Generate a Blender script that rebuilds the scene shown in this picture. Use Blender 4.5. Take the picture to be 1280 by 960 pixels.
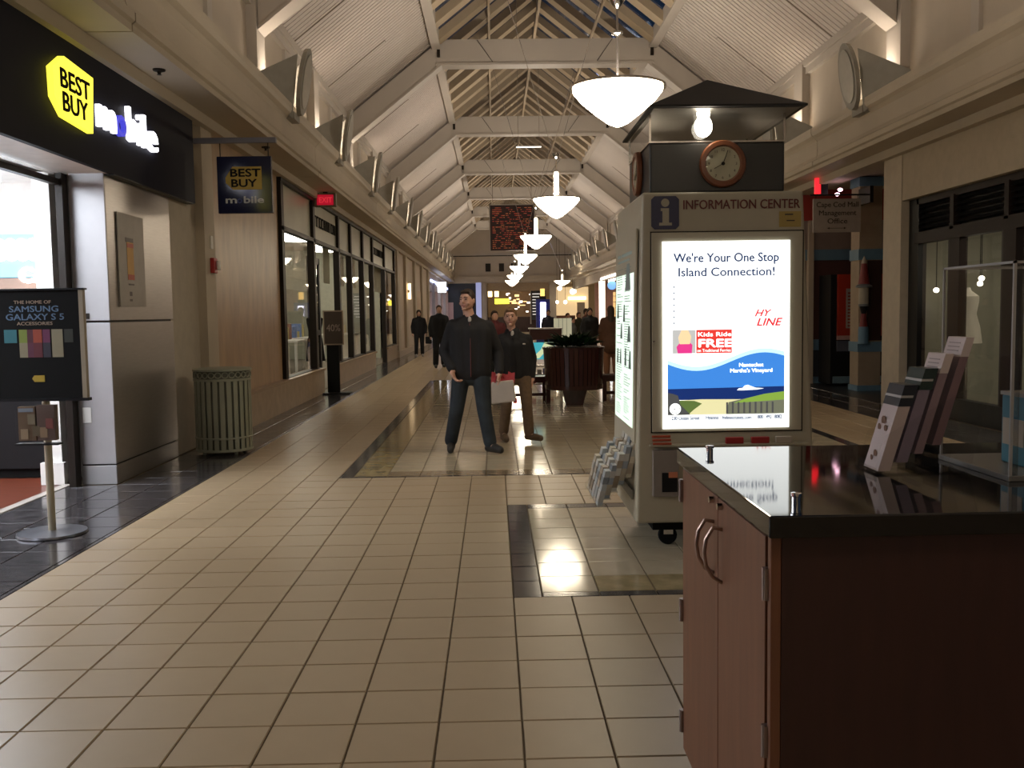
import bpy, bmesh, math, random
from mathutils import Vector, Matrix
random.seed(7)
PI = math.pi
D = bpy.data
for o in list(D.objects): D.objects.remove(o, do_unlink=True)
scene = bpy.context.scene
col = scene.collection

# ------------------------------------------------------------------ camera, world, exposure
CAM_H = 1.493
yaw, pitch, roll = 0.018, -0.0744, -0.01476
fw = Vector((math.sin(yaw)*math.cos(pitch), math.cos(yaw)*math.cos(pitch), math.sin(pitch)))
rt = Vector((math.cos(yaw), -math.sin(yaw), 0)); up = rt.cross(fw)
rt2 = rt*math.cos(roll)+up*math.sin(roll); up2 = -rt*math.sin(roll)+up*math.cos(roll)
cd = D.cameras.new('camera'); cam = D.objects.new('camera', cd); col.objects.link(cam)
cam.matrix_world = Matrix((( rt2.x, up2.x, -fw.x, 0), (rt2.y, up2.y, -fw.y, 0), (rt2.z, up2.z, -fw.z, CAM_H), (0, 0, 0, 1)))
cd.sensor_width = 36; cd.lens = 36*1200/1280; cd.clip_start = .05; cd.clip_end = 300
scene.camera = cam
vs = scene.view_settings
vs.view_transform = 'Standard'; vs.look = 'None'; vs.gamma = 1; vs.use_curve_mapping = False
vs.exposure = 0.3
w = D.worlds.new('night'); scene.world = w; w.use_nodes = True
w.node_tree.nodes['Background'].inputs[0].default_value = (.02, .035, .06, 1)
w.node_tree.nodes['Background'].inputs[1].default_value = 1.0

def light(kind, loc, power, color=(1, .86, .68), size=.3, size_y=None, rot=(0, 0, 0), spot=None, blend=.6):
    L = D.lights.new('lamp_light', kind); L.energy = power; L.color = color
    if kind == 'AREA':
        L.size = size
        if size_y: L.shape = 'RECTANGLE'; L.size_y = size_y
    else: L.shadow_soft_size = size
    if kind == 'SPOT': L.spot_size = spot or 1.5; L.spot_blend = blend
    o = D.objects.new('lamp_light', L); col.objects.link(o); o.location = loc; o.rotation_euler = rot
    return o

# ------------------------------------------------------------------ materials
M = {}
def mat(name, c, rough=.6, metal=0, var=.06, scale=8, bump=0, spec=.5, stretch=None, coat=0):
    if name in M: return M[name]
    m = D.materials.new(name); m.use_nodes = True; nt = m.node_tree; b = nt.nodes['Principled BSDF']
    tc = nt.nodes.new('ShaderNodeTexCoord'); nz = nt.nodes.new('ShaderNodeTexNoise'); nz.inputs['Scale'].default_value = scale
    nz.inputs['Detail'].default_value = 4
    src = tc.outputs['Object']
    if stretch:
        mp = nt.nodes.new('ShaderNodeMapping'); mp.inputs['Scale'].default_value = stretch
        nt.links.new(src, mp.inputs[0]); src = mp.outputs[0]
    nt.links.new(src, nz.inputs['Vector'])
    cr = nt.nodes.new('ShaderNodeValToRGB')
    cr.color_ramp.elements[0].position = .3; cr.color_ramp.elements[1].position = .7
    cr.color_ramp.elements[0].color = tuple(max(0, v*(1-var)) for v in c)+(1,)
    cr.color_ramp.elements[1].color = tuple(min(1, v*(1+var)) for v in c)+(1,)
    nt.links.new(nz.outputs[0], cr.inputs[0]); nt.links.new(cr.outputs[0], b.inputs['Base Color'])
    b.inputs['Roughness'].default_value = rough; b.inputs['Metallic'].default_value = metal
    b.inputs['Specular IOR Level'].default_value = spec
    if coat: b.inputs['Coat Weight'].default_value = coat; b.inputs['Coat Roughness'].default_value = .05
    if bump:
        bn = nt.nodes.new('ShaderNodeBump'); bn.inputs['Strength'].default_value = bump; bn.inputs['Distance'].default_value = .01
        nt.links.new(nz.outputs[0], bn.inputs['Height']); nt.links.new(bn.outputs[0], b.inputs['Normal'])
    M[name] = m; return m
def emit(name, c, s):
    if name in M: return M[name]
    m = D.materials.new(name); m.use_nodes = True; b = m.node_tree.nodes['Principled BSDF']
    b.inputs['Base Color'].default_value = (*[v*.6 for v in c], 1); b.inputs['Emission Color'].default_value = (*c, 1)
    b.inputs['Emission Strength'].default_value = s; b.inputs['Roughness'].default_value = .4
    M[name] = m; return m
def glass(name, tint=(1, 1, 1), refl=.12, rough=.02, ior=1.5):
    if name in M: return M[name]
    m = D.materials.new(name); m.use_nodes = True; nt = m.node_tree
    nt.nodes.remove(nt.nodes['Principled BSDF']); out = nt.nodes['Material Output']
    t = nt.nodes.new('ShaderNodeBsdfTransparent'); t.inputs[0].default_value = (*tint, 1)
    g = nt.nodes.new('ShaderNodeBsdfGlossy'); g.inputs['Roughness'].default_value = rough
    lw = nt.nodes.new('ShaderNodeLayerWeight'); lw.inputs['Blend'].default_value = .5
    pw = nt.nodes.new('ShaderNodeMath'); pw.operation = 'POWER'; pw.inputs[1].default_value = 4.5
    f = nt.nodes.new('ShaderNodeMath'); f.operation = 'MULTIPLY_ADD'; f.inputs[1].default_value = .9; f.inputs[2].default_value = ((ior-1)/(ior+1))**2
    nt.links.new(lw.outputs['Facing'], pw.inputs[0]); nt.links.new(pw.outputs[0], f.inputs[0])
    ad = nt.nodes.new('ShaderNodeMath'); ad.operation = 'ADD'; ad.inputs[1].default_value = refl; ad.use_clamp = True
    mx = nt.nodes.new('ShaderNodeMixShader')
    nt.links.new(f.outputs[0], ad.inputs[0]); nt.links.new(ad.outputs[0], mx.inputs[0])
    nt.links.new(t.outputs[0], mx.inputs[1]); nt.links.new(g.outputs[0], mx.inputs[2]); nt.links.new(mx.outputs[0], out.inputs[0])
    M[name] = m; return m

plaster = mat('plaster', (.52, .45, .36), .75, scale=1.5)
trimw = mat('cornice_paint', (.50, .43, .33), .6, scale=1.2)
roofw = mat('roof_board', (.50, .44, .385), .55, scale=.6)
trussw = mat('truss_paint', (.50, .45, .39), .55, scale=.8)
rafterw = mat('rafter_paint', (.42, .33, .22), .7, scale=2)
tan = mat('tan_marble', (.40, .26, .14), .35, var=.18, scale=5, stretch=(1, 1, .35))
stone = mat('stone_base', (.45, .34, .23), .5, var=.12, scale=6)
cream = mat('cream_tile', (.40, .30, .185), .36, var=.04, scale=3, bump=.01, spec=.4)
creamp = mat('polished_cream_tile', (.50, .42, .295), .10, var=.06, scale=7, bump=.015, spec=.6)
olive = mat('olive_marble_tile', (.33, .255, .13), .13, var=.22, scale=9, bump=.015)
olive2 = mat('brown_marble_tile', (.27, .20, .12), .15, var=.22, scale=9, bump=.015)
slate = mat('slate_tile', (.05, .045, .047), .14, var=.65, scale=7, bump=.06, stretch=(1, 2.5, 1))
grout = mat('grout', (.12, .088, .05), .8)
lgrout = mat('light_grout', (.26, .23, .21), .8)
black = mat('black_satin', (.010, .010, .011), .4, spec=.25)
blackm = mat('black_matte', (.008, .008, .008), .8, spec=.15)
navy = mat('navy_fascia', (.010, .011, .022), .6, spec=.12)
darkf = mat('bronze_frame', (.018, .013, .010), .45, spec=.2)
steel = mat('brushed_steel', (.50, .47, .46), .32, metal=.9, var=.05, scale=14, stretch=(.4, .4, 6))
steelp = mat('polished_steel', (.62, .58, .55), .25, metal=1, var=.04)
chrome = mat('chrome', (.8, .8, .8), .12, metal=1, var=.02)
beigek = mat('kiosk_laminate', (.46, .41, .30), .42, var=.02)
kdark = mat('kiosk_dark_grey', (.045, .043, .04), .35, var=.05)
kroof = mat('kiosk_roof', (.022, .021, .02), .6)
counter = mat('black_granite', (.008, .008, .009), .045, var=.3, scale=60, spec=.6)
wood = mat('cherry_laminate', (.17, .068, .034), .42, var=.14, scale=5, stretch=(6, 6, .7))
wood_shaded = mat('shaded_cherry_laminate', (.040, .013, .010), .5, var=.12, scale=5, stretch=(6, 6, .7))  # same cherry, colour darkened for the shaded near face of the cabinet
mahog = mat('mahogany', (.045, .015, .013), .22, var=.2, scale=4, stretch=(5, 5, .6))
floorw = mat('red_wood_floor', (.14, .035, .018), .3, var=.25, scale=3, stretch=(1, 8, 1))
white = mat('white_paint', (.78, .76, .72), .5)
sage = mat('sage_metal', (.30, .31, .24), .45, var=.04)
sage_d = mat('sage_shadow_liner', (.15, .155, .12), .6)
skin = mat('skin', (.60, .34, .25), .5, var=.06, scale=20)
lip = mat('lip', (.35, .11, .09), .5)
redp = mat('red_plastic', (.35, .02, .02), .4)
bluep = mat('blue_paint', (.13, .24, .34), .5)
cleary = glass('clear_acrylic', (.97, .98, .98), .0)
shopg = glass('shop_glass', (.97, .98, .97), .02, ior=1.28)
skyg = glass('skylight_glass', (.5, .6, .7), .0)

# ------------------------------------------------------------------ mesh helpers
class MB:
    def __init__(s): s.v = []; s.f = []; s.m = []; s.mi = 0
    def add(s, vs, fs):
        n = len(s.v); s.v += [tuple(v) for v in vs]
        for f in fs: s.f.append(tuple(i+n for i in f)); s.m.append(s.mi)
        return s
    def box(s, x0, y0, z0, x1, y1, z1):
        return s.add([(x0, y0, z0), (x1, y0, z0), (x1, y1, z0), (x0, y1, z0), (x0, y0, z1), (x1, y0, z1), (x1, y1, z1), (x0, y1, z1)],
                     [(0, 3, 2, 1), (4, 5, 6, 7), (0, 1, 5, 4), (1, 2, 6, 5), (2, 3, 7, 6), (3, 0, 4, 7)])
    def hexa(s, b, t):
        return s.add(list(b)+list(t), [(0, 3, 2, 1), (4, 5, 6, 7), (0, 1, 5, 4), (1, 2, 6, 5), (2, 3, 7, 6), (3, 0, 4, 7)])
    def beam(s, p, q, wx, wz, upv=(0, 0, 1)):
        p, q = Vector(p), Vector(q); d = (q-p).normalized(); r = d.cross(Vector(upv))
        if r.length < 1e-4: r = d.cross(Vector((1, 0, 0)))
        r.normalize(); u = r.cross(d); r *= wx/2; u *= wz/2
        return s.hexa([p-r-u, p+r-u, p+r+u, p-r+u], [q-r-u, q+r-u, q+r+u, q-r+u])
    def tube(s, pts, r, n=8, caps=True):
        pts = [Vector(p) for p in pts]; R = r if isinstance(r, (list, tuple)) else [r]*len(pts)
        rings = []; prev = None
        for i, p in enumerate(pts):
            d = (pts[min(i+1, len(pts)-1)]-pts[max(i-1, 0)]).normalized()
            a = prev if prev is not None else (Vector((0, 0, 1)) if abs(d.z) < .9 else Vector((1, 0, 0)))
            x = d.cross(a).normalized(); y = x.cross(d).normalized(); prev = y
            rings.append([p+(x*math.cos(2*PI*k/n)+y*math.sin(2*PI*k/n))*R[i] for k in range(n)])
        vs = [v for rg in rings for v in rg]; fs = []
        for i in range(len(pts)-1):
            for k in range(n): fs.append((i*n+k, i*n+(k+1) % n, (i+1)*n+(k+1) % n, (i+1)*n+k))
        if caps: fs += [tuple(range(n))[::-1], tuple((len(pts)-1)*n+k for k in range(n))]
        return s.add(vs, fs)
    def lathe(s, prof, c=(0, 0, 0), n=24, ax='z', caps=True):
        vs = []
        for (r, z) in prof:
            for k in range(n):
                a = 2*PI*k/n; x, y = r*math.cos(a), r*math.sin(a)
                p = (x, y, z) if ax == 'z' else ((x, z, y) if ax == 'y' else (z, x, y))
                vs.append((c[0]+p[0], c[1]+p[1], c[2]+p[2]))
        fs = [(i*n+k, i*n+(k+1) % n, (i+1)*n+(k+1) % n, (i+1)*n+k) for i in range(len(prof)-1) for k in range(n)]
        if caps: fs += [tuple(range(n))[::-1], tuple((len(prof)-1)*n+k for k in range(n))]
        return s.add(vs, fs)
    def sph(s, c, r, n=12, m=8, rot=None):
        if not isinstance(r, (tuple, list)): r = (r, r, r)
        vs = [Vector((0, 0, r[2]))]
        for i in range(1, m):
            t = PI*i/m
            for k in range(n):
                a = 2*PI*k/n; vs.append(Vector((r[0]*math.sin(t)*math.cos(a), r[1]*math.sin(t)*math.sin(a), r[2]*math.cos(t))))
        vs.append(Vector((0, 0, -r[2])))
        if rot is not None: vs = [rot @ v for v in vs]
        vs = [v+Vector(c) for v in vs]; fs = [(0, 1+k, 1+(k+1) % n) for k in range(n)]
        for i in range(m-2):
            for k in range(n): a = 1+i*n+k; b = 1+i*n+(k+1) % n; fs.append((a, a+n, b+n, b))
        L = len(vs)-1; fs += [(L, 1+(m-2)*n+(k+1) % n, 1+(m-2)*n+k) for k in range(n)]
        return s.add(vs, fs)
    def cap(s, p, q, r0, r1, n=12):
        p, q = Vector(p), Vector(q); d = q-p; L = d.length; d = d/L if L > 1e-6 else Vector((0, 0, 1)); pts = []; R = []
        for i in range(5): t = PI/2*i/5; pts.append(p-d*r0*math.cos(t)); R.append(max(r0*math.sin(t), .001))
        pts += [p, q]; R += [r0, r1]
        for i in range(1, 6): t = PI/2*i/5; pts.append(q+d*r1*math.sin(t)); R.append(max(r1*math.cos(t), .001))
        return s.tube(pts, R, n)
    def prism(s, poly, o, ux, uy, d):     # 2D polygon on plane o,ux,uy extruded by vector d
        o, ux, uy, d = Vector(o), Vector(ux), Vector(uy), Vector(d); n = len(poly)
        a = [o+ux*x+uy*y for x, y in poly]; b = [p+d for p in a]
        fs = [tuple(range(n)), tuple(range(n, 2*n))[::-1]]+[(i, n+i, n+(i+1) % n, (i+1) % n) for i in range(n)]
        return s.add(a+b, fs)
    def plate(s, poly, o, ux, uy):
        o, ux, uy = Vector(o), Vector(ux), Vector(uy)
        return s.add([o+ux*x+uy*y for x, y in poly], [tuple(range(len(poly)))])
    def text(s, t, h, o, ux, uy, ex=.002, bold=0, align='LEFT', shear=0, sp=1, wid=None):
        c = D.curves.new('t', 'FONT'); c.body = t; c.size = 1; c.extrude = ex/h if ex else 0; c.align_x = align
        c.shear = shear; c.space_character = sp; c.resolution_u = 3
        ob = D.objects.new('t', c); col.objects.link(ob)
        me = D.meshes.new_from_object(ob.evaluated_get(bpy.context.evaluated_depsgraph_get()))
        o, ux, uy = Vector(o), Vector(ux).normalized(), Vector(uy).normalized(); nn = ux.cross(uy)
        hx = h/.70; kx = hx
        if wid and me.vertices:
            xs = [v.co.x for v in me.vertices]; kx = wid/(max(xs)-min(xs))
        for q, (sx, sy) in enumerate(((0, 0), (1, 0), (-1, 0), (0, 1), (0, -1)) if bold else ((0, 0),)):
            sh = ux*sx*bold*hx+uy*sy*bold*hx*.8+nn*q*.00006
            s.add([o+sh+ux*v.co.x*kx+uy*v.co.y*hx+nn*v.co.z*h for v in me.vertices], [tuple(p.vertices) for p in me.polygons])
        D.objects.remove(ob); D.curves.remove(c); D.meshes.remove(me)
        return s
    def mesh(s, name, mats):
        me = D.meshes.new(name); me.from_pydata(s.v, [], s.f)
        for m in (mats if isinstance(mats, (list, tuple)) else [mats]): me.materials.append(m)
        me.polygons.foreach_set('material_index', s.m); me.update()
        return me
    def build(s, name, mats, parent=None, smooth=False, loc=None):
        me = s.mesh(name, mats); bm = bmesh.new(); bm.from_mesh(me); bmesh.ops.recalc_face_normals(bm, faces=bm.faces); bm.to_mesh(me); bm.free()
        if smooth:
            me.polygons.foreach_set('use_smooth', [True]*len(me.polygons))
            try: me.set_sharp_from_angle(angle=.7)
            except Exception: pass
        o = D.objects.new(name, me); col.objects.link(o)
        if parent: o.parent = parent
        if loc: o.location = loc
        return o
def bevel(o, wd=.005, seg=2):
    m = o.modifiers.new('bevel', 'BEVEL'); m.width = wd; m.segments = seg; m.limit_method = 'ANGLE'; return o
def tag(o, label, cat, group=None):
    o['label'] = label; o['category'] = cat
    if group: o['group'] = group
    return o
def thing(name, label, cat, loc=(0, 0, 0), rotz=0, group=None):
    o = D.objects.new(name, None); o.empty_display_size = .1; col.objects.link(o); o.location = loc; o.rotation_euler = (0, 0, rotz)
    return tag(o, label, cat, group)
def struct(o): o['kind'] = 'structure'; return o
def stuff(o): o['kind'] = 'stuff'; return o
def copy_tree(o, parent=None):
    c = o.copy(); col.objects.link(c); c.parent = parent
    for ch in list(o.children): copy_tree(ch, c)
    return c
def sculpt(name, prims, voxel, m, parent, smooth=4, cuts=None):
    mb = MB()
    for p in prims:
        if p[0] == 'c': mb.cap(*p[1:])
        else: mb.sph(*p[1:])
    me = mb.mesh(name, m); o = D.objects.new(name, me); col.objects.link(o)
    r = o.modifiers.new('r', 'REMESH'); r.mode = 'VOXEL'; r.voxel_size = voxel
    if smooth: sm = o.modifiers.new('s', 'SMOOTH'); sm.iterations = smooth; sm.factor = .5
    me2 = D.meshes.new_from_object(o.evaluated_get(bpy.context.evaluated_depsgraph_get()))
    o.modifiers.clear(); o.data = me2; me2.name = name
    me2.materials.clear(); me2.materials.append(m)
    me2.polygons.foreach_set('material_index', [0]*len(me2.polygons))
    me2.polygons.foreach_set('use_smooth', [True]*len(me2.polygons))
    o.parent = parent; return o

# ------------------------------------------------------------------ geometry constants
CX = 1.27                      # corridor axis
XL, XR = -3.38, 5.94           # storefront planes
YN, YF = -8.0, 72.0            # near and far ends
BAY, T0 = 8.68, 14.0
def rz(x): return 9.70-.786*abs(x-CX)
KX = 2.49                      # half width of the skylight

# ------------------------------------------------------------------ floor with its tiles
base = MB().box(XL-.6, YN, -.1, XR+.3, YF+6, -.006)
floor = struct(base.build('floor', grout))
S = .305; GX, GY = .081, 3.114; g = .0045
cells = []   # x0,y0,x1,y1,mat index
MATS = [cream, creamp, olive, slate, olive2]
I1 = (GX, GY+6*S, 3.96, GY+14*S)           # near island
I2 = (GX-5*S, GY+18.45*S, 3.96, 21.5)      # far island
def add_grid(x0, y0, x1, y1, s, mi, ox=None, oy=None, skip=()):
    ox = x0 if ox is None else ox; oy = y0 if oy is None else oy
    i = math.floor((x0-ox)/s+1e-6)
    while ox+i*s < x1-1e-4:
        j = math.floor((y0-oy)/s+1e-6)
        while oy+j*s < y1-1e-4:
            a, b, c, d = max(x0, ox+i*s), max(y0, oy+j*s), min(x1, ox+(i+1)*s), min(y1, oy+(j+1)*s)
            parts = [(a, b, c, d)]
            for (sx0, sy0, sx1, sy1) in skip:
                new = []
                for (a, b, c, d) in parts:
                    if c <= sx0+1e-4 or a >= sx1-1e-4 or d <= sy0+1e-4 or b >= sy1-1e-4: new.append((a, b, c, d)); continue
                    if a < sx0: new.append((a, b, sx0, d))
                    if c > sx1: new.append((sx1, b, c, d))
                    aa, cc = max(a, sx0), min(c, sx1)
                    if b < sy0: new.append((aa, b, cc, sy0))
                    if d > sy1: new.append((aa, sy1, cc, d))
                parts = new
            for (a, b, c, d) in parts:
                if c-a > .02 and d-b > .02: cells.append((a, b, c, d, mi))
            j += 1
        i += 1
add_grid(GX-9*S, -4.0, 5.13, YF, S, 0, GX, GY, skip=(I1, I2))
# near island: slate border on three sides, olive rows, polished field
def island(I, half, inner0):
    x0, y0, x1, y1 = I; b = half
    add_grid(x0, y0, x0+b, y1, S, 3, x0, y0)
    add_grid(x1-b, y0, x1, y1, S, 3, x1-b, y0)
    add_grid(x0+b, y0, x1-b, y0+b*.55, S, 3)
    add_grid(x0+b, y1-b, x1-b, y1, S, 3)
island(I1, S*.5, 0)
x0, y0, x1, y1 = I1; b = S*.5
ya = y0+b*.55
add_grid(x0+b, ya, x0+b+S, ya+S, S, 1)
add_grid(x0+b+S, ya, x1-b, ya+S, S, 2, x0+b, ya)
add_grid(x0+b, ya+S, x1-b, y1-b, S, 1, x0+b, ya)
x0, y0, x1, y1 = I2; b = .13
island(I2, b, 0)
ya = y0+b*.55
add_grid(x0+b, ya, x0+b+S, y1-b, S, 2, x0+b, ya)
add_grid(x0+b+S, ya, x1-b, ya+.26, S, 4, x0+b, ya)
add_grid(x0+b+S, ya+.26, x1-b, y1-b, S, 1, x0+b, ya+.26)
# slate margins along both fronts, threshold of the near shop
add_grid(XL-.02, -4.0, GX-9*S, YF, .35, 3)
add_grid(XL-.5, -4.0, XL-.02, 8.6, .48, 3)
add_grid(5.13, -4.0, XR+.02, YF, .405, 3)
def tile_mb(mb, a, b, c, d, z=0.0):
    k = .0035
    mb.add([(a, b, -.008), (c, b, -.008), (c, d, -.008), (a, d, -.008), (a+k, b+k, z), (c-k, b+k, z), (c-k, d-k, z), (a+k, d-k, z)],
           [(4, 5, 6, 7), (0, 1, 5, 4), (1, 2, 6, 5), (2, 3, 7, 6), (3, 0, 4, 7)])
def vis(cx, cy):
    if cy < 2.75: return False
    return abs(cx/cy-.018) < .56 and not (cx > .55 and cy < 5.2 and cx/cy > .16)
order = sorted(range(len(cells)), key=lambda k: (not vis((cells[k][0]+cells[k][2])/2, (cells[k][1]+cells[k][3])/2), (cells[k][1]+cells[k][3])/2))
near = set(order[:300]); cache = {}
field = MB()
for k, (a, b, c, d, mi) in enumerate(cells):
    mg = g/2; a += mg; b += mg; c -= mg; d -= mg
    z = random.uniform(-.0006, .0006)
    if k in near:
        key = (round(c-a, 3), round(d-b, 3), mi)
        if key not in cache:
            mb = MB(); tile_mb(mb, 0, 0, c-a, d-b); cache[key] = mb.mesh('tile', MATS[mi])
        o = D.objects.new('tile', cache[key]); col.objects.link(o); o.parent = floor; o.location = (a, b, z)
        o.rotation_euler = (random.uniform(-1, 1)*.0012, random.uniform(-1, 1)*.0012, 0)
    else:
        field.mi = mi; tile_mb(field, a, b, c, d, z)
stuff(field.build('tile', MATS, floor))

# ------------------------------------------------------------------ roof: boards, skylight, trusses
def slope_quad(mb, side, xa, xb, y0, y1, th, up=0):
    s = side; X = lambda a: CX+s*a
    pa, pb = (X(xa), rz(X(xa))+up), (X(xb), rz(X(xb))+up)
    n = Vector((s*.786, 0, 1)).normalized()*th
    mb.hexa([(pa[0], y0, pa[1]), (pb[0], y0, pb[1]), (pb[0], y1, pb[1]), (pa[0], y1, pa[1])],
            [(pa[0]+n.x, y0, pa[1]+n.z), (pb[0]+n.x, y0, pb[1]+n.z), (pb[0]+n.x, y1, pb[1]+n.z), (pa[0]+n.x, y1, pa[1]+n.z)])
HW = CX-XL-.02
mb = MB()
for s in (-1, 1): slope_quad(mb, s, KX, HW+.6, YN, YF, .12, .012)
ceiling = struct(mb.build('ceiling', roofw))
pitchb = .155
for s in (-1, 1):
    mb = MB(); y = YN
    while y < 42:
        slope_quad(mb, s, KX, HW, y+.014, y+pitchb-.014, .03, -.025); y += pitchb
    stuff(mb.build('board', roofw, ceiling))
mb = MB()                       # slim dark conduits lying on the slope
yb = T0
while yb < 60:
    for dy in (2.6, 5.9):
        for s in (-1, 1):
            xa, xb = CX+s*(HW-.05), CX+s*(HW-1.25)
            mb.tube([(xa, yb+dy, rz(xa)-.03), (xb, yb+dy, rz(xb)-.03), (xb, yb+dy+.12, rz(xb)-.02)], .010, 6)
    yb += BAY
mb.build('conduit', mat('conduit_brown', (.20, .16, .12), .6), ceiling)
for s in (-1, 1):               # curb between boards and skylight
    X = CX+s*KX
    MB().beam((X, YN, rz(X)-.08), (X, YF, rz(X)-.08), .20, .30).build('curb', trussw, ceiling)
# skylight
sky = MB()
for s in (-1, 1): slope_quad(sky, s, 0, KX, YN, YF, .02, .06)
skylight = struct(sky.build('window_1', skyg))
MB().beam((CX, YN, rz(CX)-.25), (CX, YF, rz(CX)-.25), .07, .50).build('ridge_beam', rafterw, skylight)
for s in (-1, 1):
    X = CX+s*1.27
    MB().beam((X, YN, rz(X)-.38), (X, YF, rz(X)-.38), .05, .08).build('purlin', rafterw, skylight)
rm = MB().beam((0, 0, rz(CX)-.16), (-KX, 0, rz(CX-KX)-.16), .17, .40, (0, 1, 0)).mesh('rafter', rafterw)
rm2 = MB().beam((0, 0, rz(CX)-.16), (KX, 0, rz(CX-KX)-.16), .17, .40, (0, 1, 0)).mesh('rafter', rafterw)
y = T0-BAY+.62
while y < YF:
    for me in (rm, rm2):
        o = D.objects.new('rafter', me); col.objects.link(o); o.parent = skylight; o.location = (CX, y, 0)
    y += BAY/7

def truss(y):
    t = thing('roof_truss', 'x', 'truss', (CX, y, 0))
    zt, zb = 7.74, 7.21; th = .34
    MB().box(-2.5, -th/2, zb, 2.5, th/2, zt).build('tie_beam', trussw, t)
    MB().box(-2.5, -th/2-.03, zb-.05, 2.5, th/2+.03, zb).build('bottom_flange', trussw, t)
    for s in (-1, 1):
        xk, xf = 2.37, 4.50
        dz = .786*(xf-xk)
        MB().hexa([(s*xk, -th/2, zb), (s*xf, -th/2, zb-dz), (s*xf, th/2, zb-dz), (s*xk, th/2, zb)],
                  [(s*xk, -th/2, zt), (s*xf, -th/2, zt-dz), (s*xf, th/2, zt-dz), (s*xk, th/2, zt)]).build('leg', trussw, t)
        MB().hexa([(s*xk, -th/2-.03, zb-.05), (s*xf, -th/2-.03, zb-dz-.05), (s*xf, th/2+.03, zb-dz-.05), (s*xk, th/2+.03, zb-.05)],
                  [(s*xk, -th/2-.03, zb), (s*xf, -th/2-.03, zb-dz), (s*xf, th/2+.03, zb-dz), (s*xk, th/2+.03, zb)]).build('leg_flange', trussw, t)
        MB().box(s*2.45-.02, -th/2-.035, zb+.13, s*2.45+.05, -th/2, zb+.33).build('bolt_plate', darkf, t)
        MB().beam((s*1.55, -th/2-.004, zt-.02), (s*1.2, -th/2-.004, zb+.02), .012, .03, (0, 1, 0)).build('joint_line', darkf, t)
    return t
names = ['near truss whose legs leave the top corners of the picture', 'first full white truss from the front, above the nearest pendant lamp',
         'second full white roof truss from the front', 'third full white roof truss, above the second pendant lamp', 'fourth full white roof truss from the front',
         'fifth white roof truss, behind the top of the hanging dark banner', 'last white truss, right before the gable end wall']
for k in range(-2, 7):
    t = truss(T0+BAY*k) if k == -2 else copy_tree(t0)
    if k == -2: t0 = t
    t.location.y = T0+BAY*k; t['group'] = 'white roof trusses'
    t['label'] = names[k] if k >= 0 else ('truss overhead behind the viewer' if k == -2 else 'truss overhead just above the viewer, outside the picture')

# ------------------------------------------------------------------ upper walls and cornices
prof = [(0, 3.80), (.50, 3.80), (.50, 3.86), (.53, 3.88), (.53, 3.95), (.47, 3.99), (.45, 4.05), (.45, 4.28), (.49, 4.33), (.54, 4.37), (.56, 4.42), (.56, 4.50), (.50, 4.53), (0, 4.56)]
for s, X, side in ((1, XL, 'left'), (-1, XR, 'right')):
    W = MB().box(min(X, X-s*.3), YN, 3.7, max(X, X-s*.3), YF, 6.25).build('wall_upper_'+side, plaster); struct(W)
    tr = MB(); tr.box(min(X, X+s*.10), YN, 4.5, max(X, X+s*.10), YF, 4.72)
    tr.box(min(X, X+s*.08), YN, 5.82, max(X, X+s*.08), YF, 6.08); tr.box(min(X, X+s*.12), YN, 5.95, max(X, X+s*.12), YF, 6.08)
    tr.build('rail', trussw, W)
    y = T0-2*BAY
    pm = MB().box(min(0, s*.14), -.24, 4.5, max(0, s*.14), .24, 6.0).mesh('pilaster', trussw)
    sm = MB().box(min(0, s*.05), -.1, 4.5, max(0, s*.05), .1, 5.9).mesh('stile', trussw)
    while y < YF:
        for dy, me in ((0, pm), (BAY/4, sm), (BAY/2, pm), (BAY*3/4, sm)):
            if y+dy > YF: continue
            o = D.objects.new(me.name, me); col.objects.link(o); o.parent = W; o.location = (X, y+dy, 0)
        y += BAY
    cor = None; y = 16.3-3*8.3; k = 0
    while y < YF-.1:
        y1 = min(y+8.3, YF)
        mb = MB().prism([(a*s, z) for a, z in prof], (X, y+.012, 0), (1, 0, 0), (0, 0, 1), (0, y1-y-.024, 0))
        if cor is None:
            cor = mb.build('trim_1' if side == 'left' else 'trim_2', trimw); struct(cor)
        else: mb.build('cornice_segment', trimw, cor)
        y = y1
    # soffit bead against the shop fronts
    MB().box(min(X, X+s*.12), YN, 3.68, max(X, X+s*.12), YF, 3.80).build('bed_mould', trimw, cor)

# sprinkler heads in the left soffit
for i, (yy, lb) in enumerate(((9.2, 'dark sprinkler rosette in the soffit above the black shop fascia'), (13.4, 'small sprinkler rosette in the soffit behind the hanging blue sign'))):
    sp = MB().lathe([(.06, 3.799), (.055, 3.785), (.02, 3.78), (.015, 3.755), (.025, 3.75)], (-3.08, yy, 0), 16).build('sprinkler', darkf); tag(sp, lb, 'sprinkler', 'ceiling sprinklers')

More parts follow.
